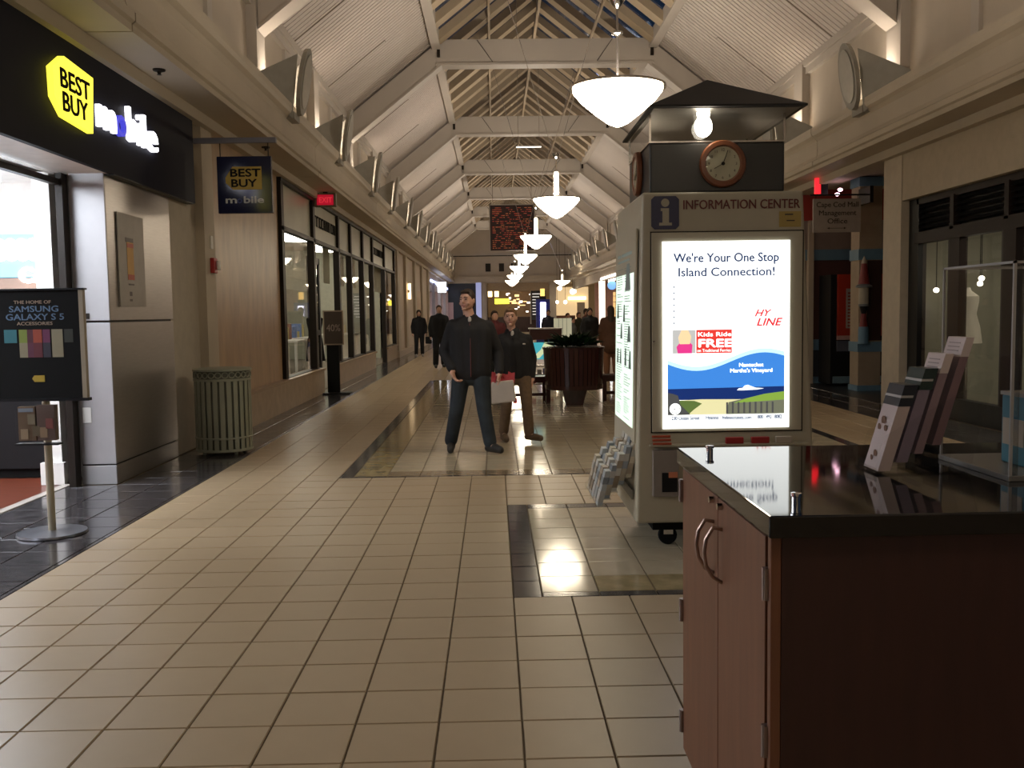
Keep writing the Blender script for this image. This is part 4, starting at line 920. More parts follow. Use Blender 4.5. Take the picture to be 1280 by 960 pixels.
# header
hz = -.006
sq = [(-.085+.02, -.1), (.085-.02, -.1), (.085, -.08), (.085, .08), (.065, .1), (-.065, .1), (-.085, .08), (-.085, -.08)]
MB().prism(sq, (.185, -.002, 2.085), U, V, (0, -.006, 0)).build('blue_square', mat('navy_print', (.02, .02, .07), .4), t)
im = mat('beige_print', (.40, .36, .27), .5)
MB().lathe([(.025, -.0015), (.025, 0)], (.185, -.008, 2.145), 20, 'y').build('letter_dot', im, t)
mb = MB().prism([(.158, 2.112), (.158, 2.095), (.168, 2.095), (.168, 2.025), (.148, 2.025), (.148, 2.008), (.226, 2.008), (.226, 2.025), (.208, 2.025), (.208, 2.112)], (0, -.008, 0), U, V, (0, -.0015, 0))
mb.build('letter_i', im, t)
MB().text('INFORMATION CENTER', .055, (.292, -.003, 2.105), U, V, .002, .010, wid=.715).build('red_lettering', mat('maroon_print', (.13, .018, .015), .45), t)
bx('yellow_note', (.885, -.004, 1.99, 1.02, -.001, 2.085), mat('note_yellow', (.42, .30, .08), .5), t); bx('note_ink', (.92, -.006, 2.062, .97, -.004, 2.07), ink, t); bx('note_ink', (.93, -.006, 2.025, .98, -.004, 2.032), ink, t)
MB().lathe([(.008, 0), (.008, .004)], (.112, -.017, 1.30), 10, 'y').build('lock', steelp, t)
# left face: door frame and lit directory
mb = MB().hexa([(.012, .08, .66), (.030, .08, 2.0), (.030, dp-.1, 2.0), (.012, dp-.1, .66)], [(.002, .08, .66), (.020, .08, 2.0), (.020, dp-.1, 2.0), (.002, dp-.1, .66)]); mb.build('side_door', beigek, t)
sd = Vector((.0135-.0005, 1.02, .745)); sv = Vector((.0156, 0, 1)).normalized(); su = Vector((0, -1, 0)); SW, SH = .86, 1.16
so = MB().plate([(0, 0), (SW, 0), (SW, SH), (0, SH)], sd+Vector((-.012, 0, 0)), su, sv).build('lit_directory', emit('directory_white', (.72, .88, .74), .95), t)
random.seed(9); gk = emit('dir_ink', (.14, .17, .15), .5); mb = MB()
def sp(x0_, z0_, x1_, z1_): mb.plate([(x0_*SW, z0_*SH), (x1_*SW, z0_*SH), (x1_*SW, z1_*SH), (x0_*SW, z1_*SH)], sd+Vector((-.014, 0, 0)), su, sv)
sp(.10, .955, .30, .975); sp(.34, .955, .9, .975); sp(.12, .925, .8, .938)
for k in range(60):
    z = .03+k*.0145
    for x in (.08, .52):
        if random.random() < .72: sp(x, z, x+random.uniform(.18, .36), z+.004)
stuff(mb.build('small_print', gk, so)); mb = MB()
for (x, z, w_, h_) in ((.55, .76, .3, .15), (.08, .60, .13, .08), (.45, .58, .12, .10), (.7, .47, .18, .09), (.3, .48, .12, .09), (.1, .33, .1, .09), (.28, .33, .1, .09), (.55, .33, .12, .1), (.78, .32, .14, .1)): mb.plate([(x*SW, z*SH), ((x+w_)*SW, z*SH), ((x+w_*.8)*SW, (z+h_)*SH), ((x+w_*.3)*SW, (z+h_)*SH)], sd+Vector((-.0145, 0, 0)), su, sv)
mb.build('grey_picture', emit('dir_pic', (.10, .12, .11), .5), so)
# clock box, glass lantern band, roof
kb = bevel(MB().box(.10, .04, 2.21, .93, .92, 2.515).build('clock_box', kdark, t), .012)
for nm, a in (('lantern_pane', (.10, .04, 2.52, .93, .046, 2.695)), ('lantern_pane', (.10, .914, 2.52, .93, .92, 2.695)), ('lantern_pane', (.10, .04, 2.52, .106, .92, 2.695)), ('lantern_pane', (.924, .04, 2.52, .93, .92, 2.695))):
    sheet(nm, a, cleary, t)
bx('lantern_rim', (.095, .035, 2.512, .935, .925, 2.522), steelp, t)
for x, y in ((.10, .04), (.925, .04), (.10, .915), (.925, .915)): bx('lantern_post', (x-.004, y-.004, 2.52, x+.008, y+.008, 2.695), steelp, t)
ap = (.55, .48, 2.99); e = [(.07, -.16, 2.70), (1.005, -.16, 2.70), (1.005, 1.05, 2.70), (.07, 1.05, 2.70)]
mb = MB().add([ap]+e+[(x, y, z-.012) for x, y, z in e], [(0, 1, 2), (0, 2, 3), (0, 3, 4), (0, 4, 1), (1, 2, 6, 5), (2, 3, 7, 6), (3, 4, 8, 7), (4, 1, 5, 8), (5, 6, 7, 8)]); mb.build('roof', kroof, t)
bx('roof_underside', (.10, -.13, 2.684, .975, 1.02, 2.688), mat('dull_steel', (.20, .19, .17), .38, metal=.7), t)
MB().sph((.42, .0, 2.60), (.055, .055, .065)).build('roof_lamp', emit('kiosk_bulb', (1, .9, .72), 14), t, True); MB().lathe([(.035, 2.645), (.045, 2.70)], (.42, 0, 0), 16).build('lamp_socket', emit('socket_glow', (1, .9, .75), 5), t, True)
# caster wheels
for x, y in ((.22, .14), (.95, .14), (.22, 1.0), (.95, 1.0)):
    c_ = MB().lathe([(.055, -.02), (.06, -.012), (.06, .012), (.055, .02)], (x, y, .06), 20, 'y').build('caster', blackm, t, True); MB().box(x-.03, y-.035, .07, x+.03, y+.035, .165).build('fork', chrome, c_)
bx('underframe', (.12, .1, .10, 1.0, 1.05, .166), blackm, t)
bx('front_rack_shelf', (.08, -.06, .655, 1.06, 0, .665), beigek, t)
# clocks
def clock(par_t, R_=.124):
    MB().lathe([(R_+.018, 0), (R_+.02, .012), (R_+.012, .03), (R_-.012, .032), (R_-.022, .014)], n=40, ax='y').build('wood_ring', mat('clock_wood', (.20, .065, .025), .35), par_t, True)
    MB().lathe([(.001, .0165), (R_-.018, .0165), (R_-.018, .012)], n=40, ax='y').build('dial', mat('dial_cream', (.60, .56, .38), .5), par_t)
    mb = MB()
    for k in range(12):
        a = 2*PI*k/12; x, z = math.sin(a)*(R_-.04), math.cos(a)*(R_-.04); mb.text(str(k or 12), .016, (x-.008*(1.6 if k in (10, 11, 0) else 1), .018, z-.008), (1, 0, 0), (0, 0, 1), 0, .01)
    for v in range(len(mb.v)): mb.v[v] = (mb.v[v][0], .0185, mb.v[v][2])
    mb.build('numerals', M['sign_ink'], par_t)
    for nm, a, L, wd in (('hour_hand', 2*PI*8.05/12, .062, .010), ('minute_hand', 2*PI*.055, .085, .007)):
        MB().beam((0, .021, 0), (L*math.sin(a), .021, L*math.cos(a)), .003, wd, (0, 1, 0)).build(nm, blackm, par_t)
    MB().lathe([(.011, .019), (.011, .024)], n=12, ax='y').build('hub', blackm, par_t)
    MB().lathe([(.001, .034), (R_*.6, .031), (R_-.012, .027)], n=32, ax='y', caps=False).build('crystal', cleary, par_t, True)
ck = thing('wall_clock', 'round wooden clock on the front of the dark kiosk top', 'clock', (1.415, 5.935, 2.38), 0, 'kiosk clocks')
clock(ck)
for o in ck.children: o.scale = (1, -1, 1)
ck2 = thing('wall_clock', 'round clock seen edge-on on the left side of the kiosk top', 'clock', (.965, 6.34, 2.38), -PI/2, 'kiosk clocks')
clock(ck2)
for o in ck2.children: o.scale = (1, -1, 1)
# brochure rack on the left face of the kiosk, and its brochures
t2 = thing('side_brochure_rack', 'clear stepped brochure rack on a metal stay at the lower left side of the kiosk', 'rack', (.86, 6.0, .0))
for y in (-.01, .345, .70): MB().prism([(-.235, .24), (-.215, .24), (.005, .46), (.005, .50), (-.02, .50), (-.235, .285)], (0, y, 0), U, V, (0, .004, 0)).build('stepped_side', cleary, t2)
bx('mounting_strip', (-.005, 0, .3, .006, .70, .36), mat('rack_grey', (.2, .18, .14), .5), t2)
for k in range(5): bx('rack_step', (-.225+k*.045, -.01, .255+k*.045, -.18+k*.045, .70, .259+k*.045), cleary, t2)
random.seed(4); bc = [(.52, .49, .43), (.40, .42, .42), (.50, .43, .32), (.32, .24, .16), (.58, .55, .5), (.43, .35, .26), (.24, .27, .3)]
lbl = ['pale', 'grey blue', 'buff', 'brown', 'white', 'tan', 'slate']
for k in range(5):
    for r_ in range(5):
        y = 6.01+r_*.138; c = random.randrange(7); hh = .225*random.uniform(.93, 1.08)
        if k == 4 and r_ == 4: continue
        q = thing('brochure', '%s brochure in the kiosk side rack, %s step, %s from the front' % (lbl[c], ['lowest', 'second', 'third', 'fourth', 'top'][k], ['first', 'second', 'third', 'fourth', 'last'][r_]), 'brochure', (.86-.222+k*.045, y, .261+k*.045), 0, 'brochures in the kiosk side rack')
        ln = .055
        MB().hexa([(0, 0, 0), (.032, 0, 0), (.032, .105, 0), (0, .105, 0)], [(ln, 0, hh), (.032+ln, 0, hh), (.032+ln, .105, hh), (ln, .105, hh)]).build('pages', mat('bro%d' % c, bc[c], .4), q)
        for (f0, f1, cc) in ((.10, .42, (c+3) % 7), (.62, .82, (c+5) % 7)):
            MB().hexa([(ln*f0-.002, -.001, hh*f0), (.032+ln*f0, -.001, hh*f0), (.032+ln*f0, .106, hh*f0), (ln*f0-.002, .106, hh*f0)], [(ln*f1-.002, -.001, hh*f1), (.032+ln*f1, -.001, hh*f1), (.032+ln*f1, .106, hh*f1), (ln*f1-.002, .106, hh*f1)]).build('cover_picture', mat('brp%d' % cc, tuple(v*.75 for v in bc[cc]), .35), q)
# front rack brochures, red tag strips
for k, (x, wd) in enumerate(((1.42, .11), (1.58, .11), (1.73, .10))):
    tag(bevel(MB().box(0, 0, 0, wd, .03, .04).build('tag_strip', redp if k < 2 else mat('pale_tag', (.45, .38, .3), .5), loc=(x, 5.85, .665)), .004), ['left', 'right', 'pale'][k]+' one of the small leaflet tops showing above the black counter edge', 'leaflet', 'leaflet tops behind the counter')
for k in range(3):
    tag(bevel(MB().box(0, 0, 0, .115, .012, .014).build('red_leaflet', mat('orange_red', (.42, .07, .025), .5), loc=(.965, 5.865-k*.018, .668+.0-k*.0+ (2-k)*.02)), .002), ['topmost', 'middle', 'lowest'][k]+' of the three stacked red leaflet edges left of the counter', 'leaflet', 'red leaflets on the kiosk front')
q = thing('front_leaflet_pocket', 'grey leaflet pocket with dark leaflet on the lower kiosk front', 'leaflet holder', (.97, 5.86, .34))
bx('pocket', (0, -.0, 0, .16, .04, .29), mat('pocket_grey', (.26, .22, .19), .4), q, .004); bx('dark_leaflet', (.055, -.006, .03, .15, 0, .15), black, q); bx('orange_label', (.095, -.009, .12, .15, -.006, .155), mat('label_orange', (.6, .2, .1), .5), q)
# ------------------------------------------------------------------ counter cabinet at right
t = thing('counter_cabinet', 'dark cherry cabinet with black stone top in the right foreground', 'cabinet', (.57, 1.97, 0))
W_, L_ = 1.75, 1.02
bx('carcass', (.035, .03, .09, W_-.03, L_-.02, 1.01), wood_shaded, t)
bx('plinth', (.08, .07, 0, W_-.07, L_-.06, .09), blackm, t)
bevel(MB().box(0, 0, 1.012, W_, L_, 1.06).build('counter_top', counter, t), .004)
bx('corner_stile', (.012, .032, .09, .035, .055, 1.01), wood, t, .002)
for k, (y0_, y1_) in enumerate(((.075, .512), (.518, .985))):
    d_ = bevel(MB().box(.012, y0_, .10, .034, y1_, 1.0).build('door', wood, t), .002)
    yh = .468 if k == 0 else .562
    pts = [(.012, yh, .955-.0-.03), (-.012, yh, .93), (-.03, yh, .90), (-.035, yh, .865), (-.03, yh, .83), (-.012, yh, .80), (.012, yh, .785)]
    MB().tube(pts, .0055, 8).build('bow_handle', mat('bronze_handle', (.32, .22, .18), .3, metal=.8), d_, True)
    MB().lathe([(.009, -.008), (.009, .012)], (.006, yh+(.0), .985), 14, 'x').build('lock', steelp, d_)
    for z in (.90, .55, .19):
        if k == 1 and z > .8: z = .93
        yy = .062 if k == 0 else .992
        hg = MB(); hg.box(.004, yy-.014, z-.035, .018, yy+.006, z+.035); hg.tube([(.006, yy-.004, z-.036), (.006, yy-.004, z+.036)], .006, 8)
        hg.build('hinge', mat('hinge_metal', (.30, .24, .22), .35, metal=.8), d_)
for k, (x, y, lb) in enumerate(((.662, 2.085, 'small steel stud near the front edge of the black counter top'), (.640, 2.84, 'small steel stud at the far corner of the black counter top'))):
    MBs = MB().lathe([(.010, 0), (.010, .018), (.0125, .020), (.0125, .026), (.010, .027)], n=20).build('counter_stud', chrome, loc=(x, y, 1.06), smooth=True); tag(MBs, lb, 'stud', 'steel studs on the counter')
# tiered acrylic brochure holder
hac = glass('holder_acrylic', (.97, .97, .97), .0, ior=1.12)
t = thing('brochure_holder', 'clear four-tier acrylic brochure holder standing on the black counter', 'brochure holder', (.985, 2.44, 1.061), 0)
lean = .30
def leanhex(x, z, h_, th, y0_, y1_): # slab leaning back in +x
    dx = h_*lean; return [(x, y0_, z), (x+th, y0_, z), (x+th, y1_, z), (x, y1_, z)], [(x+dx, y0_, z+h_), (x+th+dx, y0_, z+h_), (x+th+dx, y1_, z+h_), (x+dx, y1_, z+h_)]
bx('base_plate', (-.005, 0, 0, .245, .115, .004), hac, t)
for k in range(4):
    x, z = .0+k*.058, .02+k*.045
    bx('pocket_rib', (x-.004, 0, z*.2, x-.001, .115, z*.2+.012), hac, t)
MB().prism([(-.01, 0), (.24, 0), (.30, .24), (.27, .24), (.02, .10)], (0, 0, 0), U, V, (0, .003, 0)).build('side_cheek', hac, t)
MB().prism([(-.01, 0), (.24, 0), (.30, .24), (.27, .24), (.02, .10)], (0, .115, 0), U, V, (0, .003, 0)).build('side_cheek', hac, t)
specs = [('pink-white brochures with brown flowers and a black header in the front tier', (.50, .40, .38), (.02, .022, .03)), ('lilac brochures with a dark green header in the second tier', (.22, .17, .22), (.02, .035, .03)), ('plain white topped leaflets in the third tier', (.25, .17, .19), (.55, .45, .42)), ('plain white topped leaflets in the rear, tallest tier', (.20, .12, .13), (.52, .43, .41))]
for k, (lb, c1, c2) in enumerate(specs):
    x, z = .990+k*.047, 1.068+k*.022
    h_ = .168+k*.020; th = [.032, .03, .022, .022][k]
    q = thing('brochure_stack', lb, 'brochure', (x, 2.449, z), 0, 'brochure stacks in the counter holder')
    MB().hexa(*leanhex(0, 0, h_, th, 0, .095)).build('pages', mat('cb%d' % k, c1, .45), q)
    b_, t_ = leanhex(0, 0, .055 if k < 2 else .05, th+(.004 if k < 2 else .0), -.001, .096)
    off = Vector((h_*lean, 0, h_)); MB().hexa([Vector(v)+off for v in b_], [Vector(v)+off for v in t_]).build('header', mat('cbh%d' % k, c2, .3), q)
    if k < 2:
        b_, t_ = leanhex(-.001, 0, .006, th, -.002, .096); off = Vector(((h_+.022)*lean, 0, h_+.022)); MB().hexa([Vector(v)+off for v in b_], [Vector(v)+off for v in t_]).build('white_line', mat('cbw', (.4, .38, .36), .4), q)
    else:
        for j in range(3):
            b_, t_ = leanhex(-.0012, 0, .0025, .002, .02, .08); off = Vector(((h_+.014+j*.01)*lean, 0, h_+.014+j*.01)); MB().hexa([Vector(v)+off for v in b_], [Vector(v)+off for v in t_]).build('print_line', mat('cbp', (.25, .2, .19), .4), q)
    if k == 0:
        for (yy, zz, rr) in ((.055, .125, .014), (.03, .108, .010), (.07, .108, .010), (.045, .04, .011), (.06, .028, .008)):
            MB().lathe([(rr, -.0008), (rr, .0)], (zz*lean-.0012, yy, zz), 10, 'x').build('flower_print', mat('flower', (.16, .07, .035), .5), q)
# clear display case
t = thing('display_case', 'clear acrylic display case on a pale base at the right edge of the counter', 'display case', (1.262, 2.315, 1.06), 0)
cw, cdp, chh = .46, .37, .54
bx('base', (-.004, -.004, 0, cw, cdp, .014), mat('case_base', (.16, .15, .14), .3), t, .002)
gl = .004; acr = glass('case_acrylic', (.985, .985, .98), .0, ior=1.25)
sheet('front_wall', (0, 0, .014, cw, gl, chh), acr, t); sheet('back_wall', (0, cdp-gl, .014, cw, cdp, chh), acr, t); sheet('side_wall', (0, 0, .014, gl, cdp, chh), acr, t); sheet('side_wall', (cw-gl, 0, .014, cw, cdp, chh), acr, t); sheet('lid', (0, 0, chh-gl, cw, cdp, chh), acr, t)
ed = mat('acrylic_edge', (.34, .32, .30), .3)
for a in ((0, 0, .014, .007, .006, chh), (0, cdp-.006, .014, .006, cdp, chh), (0, 0, chh-.006, .006, cdp, chh), (0, 0, chh-.006, cw, .006, chh), (0, cdp-.006, chh-.006, cw, cdp, chh)): bx('glued_edge', a, ed, t)
bx('glued_edge', (.006, .002, .014, .022, .010, chh), glass('edge_tint', (.8, .78, .74), .1), t)
q = thing('boxed_model', 'blue and teal boxed souvenir inside the clear case', 'box', (1.36, 2.42, 1.075)); bevel(MB().box(0, 0, 0, .16, .12, .18).build('box', mat('teal_box', (.03, .16, .22), .4), q), .004); bx('label', (-.002, .01, .05, 0, .11, .12), mat('box_label', (.4, .33, .25), .5), q); bx('lid', (-.003, -.003, .18, .163, .123, .19), mat('box_lid', (.25, .22, .2), .4), q)

# ------------------------------------------------------------------ people
def hand(prims, w, d, side, curl=.5, s=1.0, thumb=None):
    # w wrist point, d direction to fingertips, thumb direction vector
    w = Vector(w); d = Vector(d).normalized(); th = Vector(thumb if thumb else (0, -1, 0)).normalized()
    n = d.cross(th).normalized()*side           # palm normal
    th = (th-d*th.dot(d)).normalized()
    pc = w+d*.045*s
    prims.append(('c', w, w+d*.02*s, .026*s, .03*s))
    for k in range(4):
        o = th*(.030-.020*k)*s
        kn = w+d*.085*s+o
        prims.append(('c', w+d*.015*s+o*.7, kn, .014*s, .0125*s))
        L = [.042, .047, .043, .034][k]*s
        a = kn+(d*math.cos(curl*.6)+n*math.sin(curl*.6))*L
        b = a+(d*math.cos(curl*1.5)+n*math.sin(curl*1.5))*L*.7
        c = b+(d*math.cos(curl*2.2)+n*math.sin(curl*2.2))*L*.5
        prims += [('c', kn, a, .0105*s, .0095*s), ('c', a, b, .0095*s, .0085*s), ('c', b, c, .0085*s, .0075*s)]
    t0_ = w+d*.025*s+th*.025*s; t1 = t0_+(d*.6+th*.8).normalized()*.04*s; t2_ = t1+(d*.9+th*.25+n*.3).normalized()*.032*s
    prims += [('c', t0_, t1, .015*s, .012*s), ('c', t1, t2_, .012*s, .009*s)]
def person(loc, rotz, label, J, c, kind, hair='short', voxel=.011, detail=True, group=None, coat_len=None, extras=None, sc=1.0):
    t = thing('person', label, 'person', loc, rotz, group); t.scale = (sc, sc, sc)
    V_ = Vector; H = V_(J['head']); N = V_(J['neck']); SL, SR = V_(J['sl']), V_(J['sr']); EL, ER = V_(J['el']), V_(J['er']); WL, WR = V_(J['wl']), V_(J['wr'])
    HL, HR = V_(J['hl']), V_(J['hr']); KL, KR = V_(J['kl']), V_(J['kr']); AL, AR = V_(J['al']), V_(J['ar']); TL, TR = V_(J['tl']), V_(J['tr'])
    k = J.get('b', 1.0); hs = J.get('hs', 1.0); la = J.get('look', 0.0)
    RM = Matrix.Rotation(la, 3, 'Z')
    # body: one continuous surface
    P = [('s', H, (.074*hs, .092*hs, .112*hs), 16, 12, RM), ('s', H+RM @ V_((0, -.022, -.045))*hs, (.055*hs, .066*hs, .062*hs), 14, 10, RM), ('c', N+V_((0, .012, -.05)), H+V_((0, .02, -.06)), .060*k*hs, .052*hs)]
    if detail:
        P += [('s', H+RM @ V_((0, -.098, -.012))*hs, (.013*hs, .020*hs, .022*hs), 8, 8, RM), ('s', H+RM @ V_((0, -.086, .012))*hs, (.009*hs, .014*hs, .03*hs), 8, 8, RM), ('s', H+RM @ V_((0, -.080, -.088))*hs, (.024*hs, .02*hs, .02*hs), 8, 8, RM), ('s', H+RM @ V_((0, -.076, .036))*hs, (.05*hs, .016*hs, .012*hs), 8, 8, RM)]
        for s in (-1, 1): P += [('s', H+RM @ V_((s*.076, .008, -.005))*hs, (.011*hs, .02*hs, .030*hs), 8, 8, RM), ('s', H+RM @ V_((s*.04, -.062, -.03))*hs, (.022*hs, .02*hs, .02*hs), 8, 8, RM)]
    mid = (SL+SR)/2; hip = (HL+HR)/2
    P += [('c', SL, SR, .045*k, .045*k), ('c', mid, hip, .075*k, .075*k), ('c', HL, HR, .09*k, .09*k)]
    for a, b_, c_2, s in ((SL, EL, WL, -1), (SR, ER, WR, 1)): P += [('c', a, b_, .042*k, .034*k), ('c', b_, c_2, .034*k, .024*k)]
    for a, b_, c_2, e_ in ((HL, KL, AL, TL), (HR, KR, AR, TR)): P += [('c', a, b_, .068*k, .045*k), ('c', b_, c_2, .045*k, .03*k), ('c', c_2, e_, .03*k, .022*k)]
    hd = J.get('hand', {})
    for w_, e_, s, key in ((WL, EL, -1, 'l'), (WR, ER, 1, 'r')):
        if detail: hand(P, w_, hd.get(key, w_-e_), s, J.get('curl', .7), 1.02*k**.5, J.get('thumb', (0, -1, 0)))
        else: P += [('c', w_, w_+(w_-e_).normalized()*.09, .03, .024)]
    sculpt('body', P, voxel if not detail else .0065, J.get('skin', skin), t, 3)
    if detail:
        mb = MB()
        for s in (-1, 1): mb.sph(H+RM @ V_((s*.030, -.082, .014))*hs, (.012*hs, .007*hs, .0065*hs), 10, 6)
        mb.build('eyes', mat('eye', (.03, .02, .018), .2), t, True)
        mb = MB()
        for s in (-1, 1): mb.cap(H+RM @ V_((s*.014, -.090, .037))*hs, H+RM @ V_((s*.046, -.078, .036))*hs, .0045*hs, .003*hs)
        mb.build('eyebrows', c['hair'], t, True)
        MB().cap(H+RM @ V_((-.020, -.090, -.055))*hs, H+RM @ V_((.020, -.090, -.055))*hs, .006*hs, .006*hs).build('mouth', lip, t, True)
    # hair
    P = []
    if hair == 'short': P = [('s', H+RM @ V_((0, .018, .030))*hs, (.081*hs, .092*hs, .100*hs), 14, 10, RM), ('s', H+RM @ V_((0, .045, -.02))*hs, (.073*hs, .062*hs, .085*hs), 14, 10, RM), ('s', H+RM @ V_((0, -.045, .092))*hs, (.055*hs, .04*hs, .022*hs), 10, 8, RM)]
    if hair == 'back': P = [('s', H+RM @ V_((0, .020, .032))*hs, (.083*hs, .094*hs, .100*hs), 14, 10, RM), ('s', H+RM @ V_((0, -.040, .090))*hs, (.058*hs, .045*hs, .026*hs), 10, 8, RM), ('s', H+RM @ V_((0, .05, -.02))*hs, (.074*hs, .06*hs, .08*hs), 14, 10, RM), ('s', H+RM @ V_((0, .125, -.01))*hs, (.035*hs, .04*hs, .04*hs), 10, 8, RM)]
    if hair == 'long': P = [('s', H+V_((0, .015, .025))*hs, (.088*hs, .098*hs, .105*hs)), ('c', H+V_((0, .05, 0)), N+V_((0, .07, -.12)), .085, .07)]
    if P: sculpt('hair', P, .008, c['hair'], t, 2)
    # jacket
    kk = k*1.0; up_ = J.get('puff', 1.0)
    P = [('c', SL+V_((.03, 0, -.02)), SR+V_((-.03, 0, -.02)), .070*kk*up_, .070*kk*up_), ('c', N+V_((0, .01, -.03)), SL+V_((.03, 0, -.01)), .055*kk, .065*kk), ('c', N+V_((0, .01, -.03)), SR+V_((-.03, 0, -.01)), .055*kk, .065*kk), ('c', mid+V_((0, 0, -.09)), hip+V_((0, 0, -.0)), .125*kk*up_, .118*kk*up_), ('c', mid+V_((0, 0, .055)), mid+V_((0, 0, .0)), .075*kk, .10*kk)]
    for s, a, h_ in ((-1, SL, HL), (1, SR, HR)):
        P += [('c', V_((mid.x+(a.x-mid.x)*.55, mid.y, mid.z-.08)), V_((hip.x+(h_.x-hip.x)*.85, hip.y, hip.z+.02)), .112*kk*up_, .108*kk*up_)]
    if coat_len: P += [('c', hip+V_((0, 0, .05)), V_((hip.x, hip.y+.02, coat_len)), .15*kk, .19*kk)]
    else: P += [('c', HL+V_((.0, 0, -.02)), HR+V_((0, 0, -.02)), .098*kk*up_, .098*kk*up_)]
    for a, b_, c_2 in ((SL, EL, WL), (SR, ER, WR)): P += [('c', a+V_((0, 0, -.005)), b_, .062*kk*up_, .054*kk*up_), ('c', b_, c_2+(b_-c_2)*.06, .055*kk*up_, .041*kk*up_)]
    if J.get('collar', True):
        for q_ in range(10):
            a_ = 2*PI*q_/10
            if abs(a_-3*PI/2) < .4: continue
            P.append(('s', N+V_((.066*math.cos(a_), .062*math.sin(a_)+.012, -.012)), (.022, .022, .035), 8, 6))
    ja = sculpt('jacket', P, voxel, c['top'], t, 3)
    if detail:
        fz = V_((mid.x, mid.y-.12*kk, mid.z)); MB().tube([(N.x, N.y-.085, N.z-.07), (mid.x, mid.y-.124*kk*up_, mid.z-.14), (hip.x, hip.y-.122*kk*up_, hip.z+.10), (hip.x, hip.y-.116*kk*up_, hip.z-.06)], .0045, 6).build('zip', c.get('zip', M['black_satin']), ja)
        MB().sph((N.x, N.y-.060, N.z-.040), (.020, .016, .038), 10, 8).build('shirt_collar', mat('white_cloth', (.55, .5, .46), .8), t, True)
        MB().sph((mid.x+.10, mid.y-.098*kk*up_, mid.z-.065), (.022, .012, .010), 10, 6).build('chest_emblem', c.get('logo', M['red_plastic']), ja, True)
    # trousers
    P = [('c', HL, HR, .092*kk, .092*kk), ('c', hip+V_((0, 0, .05)), hip+V_((0, 0, -.05)), .10*kk, .10*kk)]
    for a, b_, c_2 in ((HL, KL, AL), (HR, KR, AR)): P += [('c', a, b_, .092*kk, .070*kk), ('c', b_, c_2+V_((0, 0, .03)), .070*kk, .064*kk)]
    if not c.get('bare'): sculpt('trousers', P, voxel, c['legs'], t, 3)
    # shoes
    for a, e_ in ((AL, TL), (AR, TR)):
        f_ = (e_-a); f_.z = 0; f_.normalize()
        P = [('c', V_((a.x, a.y, e_.z+.005))-f_*.03, e_, .040*k**.5, .034*k**.5), ('c', a, V_((a.x, a.y, e_.z+.02)), .047*k**.5, .045*k**.5), ('c', (a+e_)/2, e_+V_((0, 0, .008)), .042*k**.5, .034*k**.5)]
        sculpt('shoe', P, .009, c['shoe'], t, 2)
    return t
cl = lambda n, c_, r=.85: mat(n, c_, r, var=.12, scale=30)
blackj = cl('black_fleece', (.012, .011, .012)); denim = mat('denim', (.022, .029, .036), .85, var=.35, scale=6); khaki = cl('khaki', (.15, .095, .055)); brownsh = cl('brown_shoe', (.10, .06, .03), .6); darksh = cl('dark_shoe', (.02, .018, .016), .6)
brhair = cl('brown_hair', (.035, .018, .010), .6); blhair = cl('fair_hair', (.20, .11, .05), .6)
man = dict(head=(-.03, -.02, 1.625), neck=(-.005, 0, 1.46), sl=(-.185, .0, 1.365), sr=(.185, .03, 1.35), el=(-.285, .04, 1.09), er=(.29, .06, 1.07), wl=(-.20, -.10, .90), wr=(.30, -.06, .86), hl=(-.10, .0, .88), hr=(.10, 0, .88), kl=(-.16, -.02, .47), kr=(.13, -.06, .48), al=(-.235, .12, .09), ar=(.19, -.10, .095), tl=(-.235, -.06, .036), tr=(.30, -.24, .05), b=1.12, look=-.45, puff=1.06, curl=.8, thumb=(-.3, -1, .2), hand=dict(l=(.25, -.2, -.95), r=(.05, -.05, -1)))
person((-.25, 10.25, 0), 0, 'man in black zip jacket and blue jeans striding, holding a white carrier bag', man, dict(top=blackj, legs=denim, shoe=darksh, hair=brhair, zip=mat('red_zip', (.14, .03, .025), .5)), 'm')
wom = dict(head=(-.065, -.03, 1.435), neck=(-.045, 0, 1.29), sl=(-.165, .0, 1.205), sr=(.125, .0, 1.195), el=(-.215, .04, .98), er=(.185, .06, .97), wl=(-.19, -.03, .80), wr=(.175, .0, .745), hl=(-.095, .0, .80), hr=(.085, 0, .80), kl=(-.125, .03, .43), kr=(.105, -.07, .44), al=(-.16, .17, .09), ar=(.13, -.03, .09), tl=(-.13, .0, .036), tr=(.255, -.16, .065), b=.93, look=-.08, hs=.93, curl=.5, thumb=(0, -1, 0))
person((.255, 10.95, 0), 0, 'woman in black fleece and khaki trousers walking right of the man', wom, dict(top=blackj, legs=khaki, shoe=brownsh, hair=blhair, zip=blackj, logo=mat('white_cloth', (.55, .5, .46), .8)), 'w', 'back')
# carrier bag
t = thing('carrier_bag', 'white carrier bag with red tissue paper held by the man', 'bag', (.10, 10.20, .52))
wb = mat('bag_white', (.46, .40, .34), .6, var=.05)
bevel(MB().hexa([(-.14, -.05, 0), (.12, -.06, .03), (.13, .05, .03), (-.13, .05, 0)], [(-.14, -.045, .24), (.10, -.055, .26), (.10, .03, .26), (-.13, .03, .24)]).build('bag_body', wb, t), .015)
tp = mat('red_tissue', (.35, .03, .035), .7); random.seed(2); mb = MB()
for k in range(9):
    x = -.12+k*.025; mb.add([(x-.02, -.04, .22), (x+.03, -.05, .23), (x+.035, .0, .29+random.random()*.05), (x-.01, .0, .30+random.random()*.05), (x+.01, .03, .23)], [(0, 1, 2, 3), (1, 4, 2), (3, 2, 4), (0, 3, 4)])
mb.build('red_tissue_paper', tp, t); MB().box(.095, -.05, .01, .135, .03, .06).build('red_corner', tp, t)
